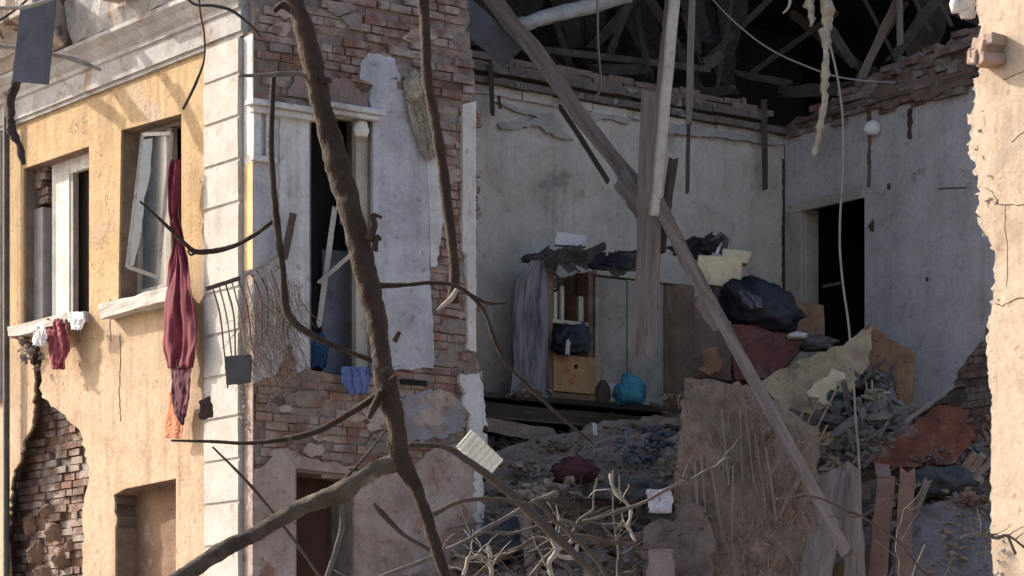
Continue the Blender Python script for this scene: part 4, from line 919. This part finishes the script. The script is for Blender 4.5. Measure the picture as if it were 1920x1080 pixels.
for i, (x, y, rx, ry, lb) in enumerate([(1165, 830, 17, 20, 'pale blue grey clod leftmost in the clump on the floor slab'), (1195, 842, 16, 17, 'round pale grey clod, middle of the clump on the floor slab'), (1172, 860, 15, 12, 'small whitish clod lowest in the clump on the floor slab'), (1235, 820, 26, 24, 'large dull blue clod, rightmost of the clump on the floor slab'), (1222, 856, 22, 16, 'dull grey clod under the large blue one on the floor slab')]):
    bm = bmesh.new(); q = 27.0/F; add_heap(bm, P(x, y, 27.0), (rx*q, rx*q, ry*q), random.Random(i+50), 26); bmesh.ops.recalc_face_normals(bm, faces=bm.faces)
    tag(mesh_obj('clod', bm, M_bluegrey if i < 3 else mat('dull_blue_clod', (.11, .12, .15), (.07, .07, .09), 6, bump=.8)), lb, 'clod', 'blue grey clods on the floor slab')
plank('white_stub', (1114, 796, 27.2), (1116, 816, 27.1), 8, .02, M_offw, 'tiny white stub upright on the collapsed floor slab', 'stub')
lump('black_heap', 1180, 925, 26.1, 60, 24, M_soot, 'black sooty heap left of the white cloth', 'soot heap', seed=61, amp=.5)
lump('black_heap', 950, 1020, 25.2, 45, 38, mat('navy_heap', (.03, .032, .045), (.05, .05, .06), 6), 'navy black heap by the brick wall foot at bottom', 'cloth heap', seed=62, amp=.5)
plank('door_post', (985, 960, 25.0), (1000, 1120, 24.7), 22, .05, M_wood, 'short brown post slanting at the bottom beside the navy heap', 'post')
plank('door_post', (950, 985, 25.4), (1060, 935, 25.6), 16, .04, M_woodd, 'dark short plank lying over the navy heap', 'plank')

for nm, poly, fy, n, m, pn in (('slab_rubble', [(915, 855), (1150, 795), (1280, 785), (1280, 900), (1000, 965), (905, 950)], lambda y: 28.15-(y-790)/175*2.15, 620, M_rub, 'fallen_floor_slab'), ('slab_scraps', [(915, 855), (1150, 795), (1280, 785), (1280, 900), (1000, 965), (905, 950)], lambda y: 28.15-(y-790)/175*2.15, 120, M_woodd, 'fallen_floor_slab'),
    ('slab_rubble', [(1700, 965), (1800, 932), (1860, 940), (1866, 1080), (1680, 1080)], lambda y: 26.1-(y-930)/190*1.05, 300, M_rub, 'grey_slab')):
    bm = bmesh.new(); rr = random.Random(n); c = 0
    while c < n:
        x, y = rr.uniform(900, 1870), rr.uniform(780, 1080)
        if not inside(x, y, poly): continue
        r = rr.uniform(.008, .026)*(2.2 if rr.random() < .12 else 1); add_chunk(bm, P(x, y, fy(y)-.05), r, rr); c += 1
    bmesh.ops.recalc_face_normals(bm, faces=bm.faces)
    f = mesh_obj(nm, bm, m, S.objects[pn]); f['kind'] = 'stuff'
for i, (x, y, Yd, rx, ry, m, lb) in enumerate([
    (985, 880, 26.8, 30, 16, M_lowp, 'stained plaster lump leftmost on the collapsed floor slab'),
    (1045, 838, 27.4, 26, 12, M_rub, 'brown plaster lump at the upper middle of the floor slab'),
    (1120, 905, 26.4, 34, 16, M_rub, 'brown lump right of the maroon cloth bundle'),
    (1010, 925, 25.9, 36, 20, M_lowp, 'broad plaster heap low on the floor slab'),
    (1250, 880, 26.6, 26, 20, M_rub, 'brown lump against the left edge of the shaggy panel'),
    (1740, 860, 27.0, 36, 12, MATS['dusty_brick'], 'crushed brick heap along the foot of the rust orange board'),
    (1815, 940, 26.0, 40, 18, MATS['dusty_brick'], 'crushed brick heap near the cream building at right'),
    (1640, 830, 27.1, 34, 20, M_lowp, 'plaster fragments below the thin pale slat'),
    (1850, 800, 28.0, 22, 30, MATS['dusty_brick'], 'brick fragments in the dark gap beside the cream building'),
    (990, 738, 28.3, 40, 12, M_rub, 'plaster crumbs heaped on the floor ledge left of the wardrobe'),
    (1270, 745, 28.2, 40, 10, M_rub, 'plaster crumbs on the floor ledge right of the teal bag'),
    (1545, 835, 26.9, 26, 26, M_beige, 'straw coloured fragments at the right rim of the shaggy panel')]):
    bm = bmesh.new(); q = Yd/F; add_heap(bm, P(x, y, Yd), (rx*q*1.2, rx*q*.6, ry*q*1.2), random.Random(i+300), 46); bmesh.ops.recalc_face_normals(bm, faces=bm.faces)
    o = mesh_obj('rubble_pile', bm, m); tag(o, lb, 'rubble', kind='stuff')
# ================================================================== HANGING BEAMS
plank('roof_beam', (905, -30, 27.0), (1215, 385, 26.8), 31, .10, M_woodg, wob=.16, label='long grey brown roof beam slanting down from top centre', cat='beam', seed=1, splinter=1.2)
plank('roof_beam', (1050, 200, 27.1), (1140, 340, 27.0), 10, .03, M_woodd, 'thin dark lath along the long slanting roof beam', 'lath', seed=2)
plank('roof_beam', (1158, 330, 26.7), (1225, 430, 26.6), 36, .06, M_woodg, 'short wide splintered beam end behind the hanging board', 'beam', seed=3)
plank('steel_beam', (800, -40, 26.8), (965, 108, 27.2), 56, .12, M_steel, 'flat blue grey steel beam poking in at top centre', 'beam', splinter=.1, wob=.02, seed=4)
tube_px('white_log', [(930, 62, 10, 27.6), (980, 45, 13, 27.6), (1060, 22, 15, 27.8), (1180, -10, 15, 28)], mat('whitish_log', (.42, .40, .38), (.30, .29, .28), 6, bump=.5), seg=12)
tag(bpy.context.scene.objects['white_log'], 'whitish round log lying behind the slanting roof beam', 'log')
plank('hanging_board', (1228, 180, 26.3), (1208, 672, 26.2), 46, .03, M_woodg, 'wide pale purple brown board hanging in front of the wardrobe', 'board', splinter=.25, seed=5)
plank('hanging_board', (1262, -30, 26.0), (1240, 195, 26.0), 26, .03, M_woodg, 'narrow grey board hanging beside the shiny pole at the top', 'board', splinter=.2, seed=6)
tube_px('shiny_pole', [(1268, -40, 11, 25.9), (1257, 80, 11, 25.9), (1246, 200, 11, 25.9), (1235, 320, 10, 25.9), (1226, 405, 9, 25.9)], M_pipe, seg=14, wob=.0)
tag(bpy.context.scene.objects['shiny_pole'], 'pale smooth pole hanging from the top, right of centre', 'pole')
plank('fallen_beam', (1236, 385, 26.2), (1345, 600, 26.0), 27, .07, M_woodg, 'upper grey splintered beam piece leaning from the hanging board', 'beam', seed=7)
plank('fallen_beam', (1262, 300, 26.4), (1238, 470, 26.3), 18, .05, M_woodd, 'dark slim batten behind the foot of the shiny pole', 'batten', seed=8)
plank('fallen_beam', (1330, 560, 25.5), (1590, 1040, 23.9), 23, .06, M_woodg, 'long brown beam crossing diagonally in front of the shaggy panel', 'beam', seed=9, splinter=.3)
plank('fallen_beam', (1530, 930, 24.4), (1595, 1040, 24.0), 9, .03, M_wood, 'thin splint running beside the lower end of the diagonal beam', 'splint', seed=10)
plank('pink_splinter', (1310, 560, 27.0), (1350, 620, 26.9), 22, .04, mat('pink_wood', (.30, .23, .20), (.23, .17, .15), 6), 'pinkish splinter behind the diagonal beam', 'splinter', seed=11)
plank('hanging_rod', (1299, -30, 27.5), (1291, 230, 27.4), 13, .04, M_woodg, 'grey wooden rod hanging right of the shiny pole, upper piece', 'rod', seed=12)
plank('hanging_rod', (1291, 200, 27.6), (1289, 360, 27.5), 8, .03, M_woodd, 'dark thin rod hanging below the grey wooden rod', 'rod', seed=13)
def wire(name, pts, Y, m, label, cat='wire', r=1.6, wob=0, seed=0):
    o = tube_px(name, [(x, y, rr_[0] if rr_ else r) for x, y, *rr_ in pts], m, Y=Y, seg=6, wob=wob, seed=seed); return tag(o, label, cat)
wire('cord', [(1120, -30), (1121, 60), (1126, 140), (1124, 170), (1110, 188)], 27.2, M_wood, 'short pale cord dangling before the wall plate', 'cord', 2.4)
wire('sagging_wire', [(1320, -20), (1370, 35), (1440, 90), (1520, 128), (1590, 148), (1680, 155)], 27.5, M_wire, 'thin wire sagging across the dark roof space')
wire('hanging_wire', [(1548, 60), (1565, 120), (1578, 200), (1581, 300), (1575, 420), (1577, 500), (1590, 600), (1598, 680), (1603, 760), (1612, 900), (1612, 1000), (1610, 1120)], 24.6, M_wire, 'long pale wire hanging down before the doorway to the ground', 'wire', 2.2)
o = wire('fibre_rope', [(1549, -30, 11), (1552, 30, 12), (1548, 70, 8), (1549, 120, 7), (1545, 180, 6), (1540, 230, 6), (1533, 270, 5), (1526, 292, 3)], 24.8, M_fib, 'shaggy cream fibre rope hanging at the top right', 'rope', wob=.5)
tube_px('strand', [(1530, 270, 3), (1522, 288, 2)], M_fib, o, Y=24.8)
o = wire('fibre_rope', [(1515, -30, 7), (1518, 10, 10), (1522, 35, 7), (1520, 50, 3)], 24.9, M_fib, 'short cream fibre tuft left of the shaggy rope', 'fibre tuft', wob=.5)
wire('fibre_strand', [(1484, -20, 4), (1480, 10, 3), (1468, 25, 2)], 24.9, M_fib, 'thin curved fibre strand at the top edge', 'strand', wob=.2)
lump('wall_lamp', 1635, 241, FR.pt(1635, 241, -.10).y, 15, 15, mat('white_enamel', (.78, .76, .72), (.66, .64, .62), 6, rough=.5), 'small round white lamp holder on the blue wall above the doorway', 'lamp', seed=2, sub=3, amp=.12, fr=1.5)

# ================================================================== ON THE LEFT WING
cloth('red_curtain', [(322, 336, 300), (314, 338, 345), (318, 330, 400), (328, 340, 450), (318, 352, 500), (306, 362, 560), (306, 370, 640), (312, 362, 690)], lambda x, y: FL.pt(x, y, -.17), M_red, 1.6, .040, 'long dark red curtain blown out of the window, bunched at the top', 'curtain', seed=2)
cloth('red_cloth', [(316, 362, 672), (322, 358, 705), (323, 357, 740), (326, 350, 772), (340, 345, 796)], lambda x, y: FL.pt(x, y, -.15), mat('plum_cloth', (.09, .018, .035), (.06, .013, .025), 5), 1.2, .015, 'plum coloured cloth tail hanging under the long red curtain', 'cloth', seed=9)
cloth('orange_cloth', [(316, 340, 735), (311, 342, 790), (307, 340, 822)], lambda x, y: FL.pt(x, y, -.13), M_orange, 1.0, .010, 'orange cloth strip hanging lowest beneath the red curtain', 'cloth', seed=5)
cloth('red_cloth', [(88, 124, 598), (84, 128, 620), (92, 128, 650), (98, 120, 692)], lambda x, y: FL.pt(x, y, -.17), M_redl, 3, .035, 'faded red and pink cloth hanging over the left window sill', 'cloth', seed=6)
cloth('white_cloth', [(66, 86, 612), (62, 88, 630), (62, 84, 648)], lambda x, y: FL.pt(x, y, -.26), M_wcloth, 1.5, .02, 'white rag beside the faded red cloth on the left sill', 'cloth', seed=7)
cloth('white_cloth', [(128, 158, 585), (132, 160, 600), (134, 152, 618)], lambda x, y: FL.pt(x, y, -.20), M_wcloth, 1.5, .012, 'white rag at the right end of the left window sill', 'cloth', seed=8)
panel('metal_sheet', [(38, 15, 23.8), (104, -2, 23.7), (90, 158, 23.7), (22, 152, 23.8)], .02, M_sheet, 'dark slate blue sheet hanging in front of the cornice at top left', 'sheet', k=.3)
tube_px('burnt_pole', [(30, 150, 8), (18, 190, 9), (22, 235, 8), (35, 270, 7), (42, 308, 5)], M_rust, Y=24.0, wob=.4); tag(S.objects['burnt_pole'], 'twisted dark burnt pole below the slate sheet', 'pole')
wire('white_rod', [(-20, 84, 4), (40, 90, 4), (96, 102, 4), (140, 112, 5), (190, 132, 3)], 24.1, M_peel, 'bent white rod crossing behind the slate sheet', 'rod')
wire('white_rod', [(-20, 15, 4), (40, 14, 4), (80, 5, 4), (120, -12, 4)], 23.6, M_peel, 'white curved rod above the slate sheet', 'rod')
wire('black_cable', [(-20, 50, 2.5), (30, 18, 2.5), (60, -10, 2.5)], 23.9, M_wired, 'short black cable over the slate sheet corner', 'cable')
wire('black_cable', [(345, -10, 3), (365, 8, 2.5), (400, 10, 3), (435, 20, 3), (470, 48, 2.5), (488, 70, 2)], 22.6, M_wired, 'black cable arching over the cornice corner', 'cable')
wire('black_cable', [(372, -15, 2), (376, 30, 2), (382, 60, 2), (383, 110, 2), (370, 150, 3), (350, 190, 3), (342, 205, 3)], 22.8, M_rust, 'knotted cable dangling before the window corner', 'cable')
# unseen boards added beyond the frame's top to throw the slanting facade shadows
def shadow_board(p0, p1, a, wdt, lb, seed):
    q = []
    nL = -Vector((FL.i.x, FL.i.y, 0)); t = a/abs(SV.dot(nL))
    for (x, y) in (p0, p1): q.append(FL.pt(x, y, 0)-SV*t)
    bm = bmesh.new(); add_plank(bm, q[0], q[1], wdt, .03, random.Random(seed), wob=.15, face=-SV)
    bmesh.ops.recalc_face_normals(bm, faces=bm.faces)
    tag(mesh_obj('shadow_caster', bm, M_wood), lb, 'board', 'unseen boards added to cast facade shadows')
shadow_board((120, 150), (235, 235), 1.26, .13, 'leftmost unseen board added to cast a slanting shadow', 1)
shadow_board((170, 100), (262, 225), 1.30, .17, 'second unseen board added to cast a slanting shadow', 2)
shadow_board((262, 75), (345, 205), 1.22, .09, 'third unseen board added to cast a slanting shadow', 3)
shadow_board((325, 160), (388, 290), 1.04, .12, 'rightmost unseen board added to cast a slanting shadow', 4)
# balcony railing remains
rail = thing('balcony_railing', 'twisted railing remains with thin bars sticking out at the white corner', 'railing', P(470, 560, 23.4))
plank('top_rail', (385, 543, 23.3), (450, 522, 23.4), 8, .03, M_woodd, parent=rail, splinter=.2)
plank('top_rail', (448, 524, 23.4), (524, 478, 23.6), 7, .03, M_peel, parent=rail, splinter=.2)
plank('top_rail', (478, 524, 23.4), (522, 490, 23.5), 9, .03, M_peel, parent=rail, splinter=.2)
for i in range(11):
    x = 400+i*11.5; y = 542-i*5.2
    tube_px('bar', [(x, y, 1.8), (x+14+i, y+60+R.uniform(-15, 15), 1.8), (x+24+R.uniform(-6, 10), y+R.uniform(110, 190), 1.5)], M_peel if i in (1, 3, 5, 8) else M_hedge, rail, Y=23.35+i*.02, seg=5)
bm = bmesh.new(); rr = random.Random(15)
for i in range(420):
    x = rr.uniform(448, 562); y0_ = rr.uniform(510, 690)
    if x < 470 and y0_ < 560: continue
    yy = 23.45+rr.uniform(-.05, .45)
    a = P(x, y0_, yy); pts = [(*a, .0025)]
    d = Vector((rr.uniform(-.3, .5), rr.uniform(-.2, .2), -1))
    for k in range(4):
        a = a+d*rr.uniform(.03, .09); d += Vector((rr.uniform(-.5, .5), rr.uniform(-.3, .3), rr.uniform(-.2, .3))); pts.append((*a, .0022))
    add_tube(bm, pts, 4, 0)
tag(mesh_obj('dry_creeper', bm, M_hedge), 'dense brown tangle of dry creeper twigs left of the balcony door', 'creeper', kind='stuff')
panel('junction_box', [(422, 668, 23.3), (470, 664, 23.3), (468, 715, 23.3), (424, 720, 23.3)], .10, mat('dark_grey_box', (.09, .09, .085), (.06, .06, .06), 5), 'dark grey metal junction box on the white corner', 'box', k=.8, step=9)
panel('dark_hatch', [(372, 752, 23.9), (394, 742, 23.9), (398, 782, 23.9), (374, 786, 23.9)], .05, M_rust, 'small dark bracket on the white corner below the junction box', 'bracket', k=1.5, step=7)
for i, (x, y) in enumerate([(455, 735), (460, 760), (458, 785), (464, 800), (452, 722)]):
    bm = bmesh.new(); q = 24/F; add_heap(bm, FL.pt(x-2, y, -.03), (6*q, 5*q, 13*q), random.Random(i+3), 12); bmesh.ops.recalc_face_normals(bm, faces=bm.faces)
    mesh_obj('lime_crumbs', bm, M_white, house)
plank('dark_batten', (550, 400, 24.0), (532, 485, 24.0), 14, .03, M_woodd, 'short dark batten hanging at the white panel left of the balcony door', 'batten', splinter=.1)
lump('fibre_tuft', 775, 165, FS.pt(775, 165, -.1).y, 14, 24, M_fib, 'upper cream fibre tuft on the plaster edge by the slim limb', 'fibre tuft', seed=3, amp=.5, fr=4)
cloth('fibre_strip', [(765, 790, 175), (768, 800, 210), (775, 812, 240), (785, 812, 270), (800, 808, 300)], lambda x, y: FS.pt(x, y, -.07), M_fib, 3, .025, 'ragged cream insulation strip peeling off the wall edge', 'insulation', seed=13)
fs = S.objects['fibre_strip']; bm = bmesh.new(); rr = random.Random(3)
for i in range(260):
    y = rr.uniform(140, 300); xc = 765+(y-140)*.24; a = FS.pt(xc+rr.uniform(-4, 26), y, -.12); L = rr.uniform(.02, .07); an = rr.uniform(0, 2*pi)
    b = a+Vector((cos(an)*L, -.03, sin(an)*L)); add_tube(bm, [(*a, .006), (*b, .002)], 4, 0)
f = mesh_obj('fuzz', bm, M_fib, fs); f['kind'] = 'stuff'
lump('white_disc', 677, 243, FS.pt(677, 243, .0).y, 14, 17, mat('chalk_white', (.62, .62, .56), (.5, .5, .45), 6), 'round chalky white lamp shade at the head of the balcony door', 'lamp', seed=6, sub=3, amp=.15, dz=.5)
cloth('blue_cloth', [(642, 690, 688), (640, 695, 710), (655, 690, 738)], lambda x, y: FS.pt(x, y, -.10), M_bluec, 3, .025, 'blue and white cloth hanging over the balcony door threshold', 'cloth', seed=4)
lump('blue_bag', 592, 660, 25.0, 20, 34, mat('deep_blue', (.02, .06, .15), (.04, .09, .2), 6), 'deep blue bag standing inside the balcony door', 'bag', seed=11, amp=.35)
# lit corrugated panel caught in the branches
cp = bmesh.new(); rows = []
A = P(884, 806, 18.4); B = P(943, 862, 18.4); D = P(856, 838, 18.3)-A
for i in range(49):
    t = i/48; c = A+(B-A)*t; dy = Vector((0, 1, 0))*.010*sin(t*2*pi*7)
    rows.append([cp.verts.new(c+dy), cp.verts.new(c+D+dy+(B-A)*(-.0))])
for a, b in zip(rows, rows[1:]): cp.faces.new([a[0], a[1], b[1], b[0]])
o = mesh_obj('ribbed_panel', cp, mat('cream_ribbed', (.78, .72, .56), (.70, .64, .50), 5), mods=(('solid', .008),))
tag(o, 'small cream ribbed panel caught upright in the branches, in sun', 'panel')

# ================================================================== TREE
tree = thing('bare_tree', 'bare dark tree whose thick crooked limb crosses the left half of the view', 'tree', (-5.2, 11.5, 0))
bm = bmesh.new()
tr = spline([(-5.2, 11.5, -.1, .30), (-5.1, 11.5, 1.8, .25), (-4.9, 11.6, 3.6, .22), (-4.4, 11.7, 5.2, .19), (-3.4, 11.8, 6.3, .15), (-2.3, 11.9, 6.4, .12), (-1.4, 12, 5.7, .075), (-1.13, 12, 5.1, .052)], 8)
add_tube(bm, tr, 14, .12, 3); mesh_obj('trunk', bm, M_bark, tree, smooth=True)
def limb(name, pts, m=M_bark, Y=12.0, seg=10, wob=.10, seed=1): return tube_px(name, pts, m, tree, Y=Y, seg=seg, wob=wob, seed=seed, n=10)
lm = limb('limb', [(495, -110, 18), (551, 0, 17), (580, 100, 20), (603, 200, 20), (631, 300, 23), (659, 400, 22), (682, 500, 22), (706, 600, 20), (714, 660, 19), (727, 740, 21), (744, 800, 18), (750, 872, 20)], seg=18)
limb('limb', [(754, 862, 18), (700, 882, 16), (640, 922, 18), (560, 955, 15), (480, 1000, 14), (420, 1030, 16), (350, 1075, 14), (290, 1112, 13)], mat('sunlit_bark_tone', (.13, .105, .08), (.06, .043, .032), 7, bump=1.2, bscale=28, c3=(.26, .23, .18), s3=4, t3=.56, w3=.1, dirt=.5), seg=16, seed=2)  # paler bark colour paints the sunlight along this limb
limb('limb', [(752, 862, 20), (782, 920, 13), (805, 990, 12), (828, 1060, 11), (850, 1120, 10)], seed=3)
limb('limb', [(760, -140, 15), (786, -60, 12), (796, 30, 10), (801, 150, 10), (816, 230, 10), (833, 340, 11), (843, 430, 10), (851, 500, 9), (850, 568, 11)], Y=12.6, seg=14, seed=4)
limb('branch', [(858, 540, 4), (845, 560, 5), (820, 582, 3)], M_peel, 12.55, seed=5)
limb('branch', [(512, 140, 5), (509, 300, 6), (520, 420, 7), (530, 500, 7), (540, 590, 8), (590, 632, 6), (650, 658, 5), (712, 682, 5)], Y=12.05, seed=6)
limb('branch', [(518, 410, 5), (480, 440, 4), (430, 465, 5), (372, 472, 5), (345, 455, 4), (300, 412, 3), (262, 378, 2)], Y=12.1, seed=7)
limb('branch', [(372, 470, 3), (358, 478, 2), (352, 470, 2)], Y=12.1)
limb('branch', [(575, 140, 4), (535, 139, 5), (490, 142, 4), (448, 142, 3)], M_twig, 12.0, seed=8)
limb('branch', [(550, 20, 9), (530, 10, 7), (514, 22, 4)], Y=12.0)
limb('branch', [(600, 150, 8), (622, 152, 5)], Y=11.95)
limb('branch', [(690, 450, 9), (702, 425, 6), (700, 405, 5), (716, 408, 3)], Y=11.95)
limb('branch', [(702, 470, 7), (706, 445, 5), (714, 450, 3)], Y=11.95)
limb('branch', [(712, 535, 6), (760, 534, 4), (810, 530, 4), (862, 540, 4), (905, 580, 4), (928, 640, 4), (955, 688, 3), (1030, 762, 3), (1112, 832, 2)], Y=12.2, seed=9)
limb('branch', [(868, 545, 4), (910, 568, 3), (948, 568, 2)], Y=12.2)
limb('branch', [(722, 732, 8), (660, 772, 6), (580, 812, 6), (480, 830, 4), (400, 828, 3), (320, 826, 2)], Y=12.0, seed=10)
limb('branch', [(712, 735, 9), (700, 765, 8), (690, 785, 5)], Y=11.95)
limb('branch', [(765, 835, 6), (830, 838, 5), (870, 862, 7), (940, 912, 8), (1000, 966, 9), (1060, 1022, 8), (1120, 1080, 6)], M_twigd, 12.1, seed=11)
limb('branch', [(812, 966, 5), (860, 942, 4), (920, 936, 4), (1000, 946, 3)], M_twigd, 12.0, seed=12)
limb('branch', [(640, 945, 6), (638, 1000, 5), (610, 1090, 5)], M_twig, 12.0, seed=13)
limb('branch', [(730, 860, 3), (690, 880, 3), (655, 880, 2), (650, 865, 3)][:3], Y=12.0)
limb('branch', [(640, 905, 3), (690, 850, 2.5), (725, 805, 2)], M_twigd, 12.0, seed=14)
limb('branch', [(398, 838, 2), (470, 910, 3), (530, 985, 3), (575, 1045, 3), (620, 1110, 3)], M_twigd, 12.1, seed=15)
limb('branch', [(815, 1035, 4), (760, 1005, 4), (720, 968, 6), (700, 945, 4)], M_twigd, 12.2, seed=16)
limb('branch', [(738, 640, 6), (748, 622, 4)], Y=11.9)
limb('branch', [(730, 715, 6), (742, 705, 4)], Y=11.9)
# broken branches below, in sun
def fb(pts, Y, m, lb, seed=0, subs=()):
    r4 = random.Random(seed+200); k = [pts[0]]
    for a, b in zip(pts, pts[1:]):
        k += [((a[0]*(1-t)+b[0]*t)+r4.uniform(-3.5, 3.5), (a[1]*(1-t)+b[1]*t)+r4.uniform(-3.5, 3.5), (a[2]*(1-t)+b[2]*t)*r4.uniform(.75, 1.1)) for t in (.33, .66)]+[b]
    pts = k
    o = tube_px('broken_branch', [(x, y, r*.72) for x, y, r in pts], m, Y=Y, seg=8, wob=.22, seed=seed, n=2)
    bm = bmesh.new()
    for _ in range(6):
        p = r4.choice(pts); a = P(p[0], p[1], Y); an = r4.uniform(-.3, 3.4); w_ = [(*a, .006)]; d = Vector((cos(an), r4.uniform(-.3, .3), sin(an)))
        for _k in range(4):
            a = a+d*r4.uniform(.02, .07); d += Vector((r4.uniform(-.5, .5), r4.uniform(-.3, .3), r4.uniform(-.5, .5))); w_.append((*a, .0045-.0009*_k))
        add_tube(bm, w_, 5, .1)
    f = mesh_obj('twigs', bm, m, o, smooth=True); f['kind'] = 'stuff'
    tag(o, lb, 'branch', 'broken branches in front of the rubble')
    for s_ in subs: tube_px('twig', s_, m, o, Y=Y, seg=6)
fb([(690, 1095, 6), (830, 1035, 7), (905, 995, 7), (990, 947, 6), (1046, 920, 4)], 14.5, M_twig, 'straight lit branch rising from bottom centre to the right', 1, [[(905, 996, 4), (960, 1000, 3), (1010, 985, 2)]])
fb([(1092, 978, 4), (1180, 952, 5), (1280, 906, 5), (1330, 880, 4), (1372, 858, 4)], 17, M_twig, 'long thin branch pointing right over the shaggy panel', 2)
fb([(1144, 888, 4), (1158, 930, 5), (1180, 952, 5), (1176, 985, 5), (1192, 1015, 4)], 17.2, M_peel, 'white peeled crooked stick right of centre', 3)
fb([(1120, 896, 3), (1112, 955, 4), (1080, 985, 4), (1040, 1030, 5), (985, 1090, 6)], 17.4, M_twig, 'crooked upright branch left of the white peeled stick', 4, [[(1080, 985, 3), (1050, 975, 3), (1020, 985, 2)]])
fb([(870, 1080, 6), (878, 1048, 5), (900, 1042, 4), (912, 1055, 4)], 17, M_peel, 'hooked white twig at the bottom edge', 5)
fb([(920, 1026, 7), (918, 1048, 6), (922, 1080, 6)], 17, M_peel, 'short thick white stub at the bottom edge', 6)
fb([(1032, 1000, 5), (1044, 1030, 8), (1030, 1060, 7), (1040, 1095, 8)], 17.1, M_peel, 'gnarled white branch foot at bottom centre', 7, [[(1044, 1030, 5), (1070, 1015, 4), (1075, 1000, 3)], [(1044, 1040, 4), (1075, 1045, 4), (1082, 1020, 3)]])
fb([(850, 1110, 6), (930, 1050, 6), (1000, 1010, 6), (1080, 1005, 6), (1190, 1022, 5), (1215, 1030, 4)], 17.3, M_twigd, 'dark arching branch behind the white twigs', 8)
fb([(1000, 940, 5), (1060, 990, 6), (1110, 1040, 6), (1150, 1095, 6)], 16.5, M_twigd, 'brown branch slanting down right at bottom centre', 9)
fb([(1150, 880, 3), (1150, 960, 3), (1160, 1040, 3), (1158, 1100, 3)], 18, M_twig, 'thin upright twig under the white peeled stick', 10, [[(1152, 1000, 2.5), (1170, 975, 2.5)]])
fb([(1455, 936, 2.5), (1510, 928, 3), (1560, 945, 3), (1615, 968, 3), (1680, 1012, 3.5), (1755, 1095, 4)], 18, M_twigd, 'thin dark branch crossing at bottom right', 11)
fb([(1696, 955, 3), (1682, 1015, 3), (1688, 1060, 4), (1690, 1100, 4)], 18, M_twig, 'upright thin twig at the bottom near the dusty slab', 12, [[(1705, 1095, 3), (1735, 1020, 2)]])
fb([(1800, 1010, 2), (1840, 998, 3), (1862, 1008, 4), (1890, 1005, 4), (1925, 1030, 4)], 18.5, M_twig, 'lit crooked twig against the cream building at bottom right', 13, [[(1862, 1008, 3), (1852, 996, 3)], [(1890, 1005, 3), (1905, 1040, 3)]])
bm = bmesh.new(); rr = random.Random(18)
for i in range(60):
    x = rr.uniform(880, 1200); y = rr.uniform(930+abs(x-1060)*.2, 1100); yy = rr.uniform(24.2, 24.8); a = P(x, y, yy); an = rr.uniform(-.4, 3.5); d = Vector((cos(an), rr.uniform(-.3, .3), sin(an)*.8))
    pts = [(*a, rr.uniform(.006, .013))]
    for k in range(4):
        a = a+d*rr.uniform(.04, .12); d += Vector((rr.uniform(-.5, .5), rr.uniform(-.3, .3), rr.uniform(-.4, .4))); pts.append((*a, max(.003, pts[0][3]*(1-k*.2))))
    add_tube(bm, pts, 5, .1)
tag(mesh_obj('brushwood', bm, M_twigd, smooth=True), 'tangle of small brown brushwood below the broken branches', 'brushwood', kind='stuff')
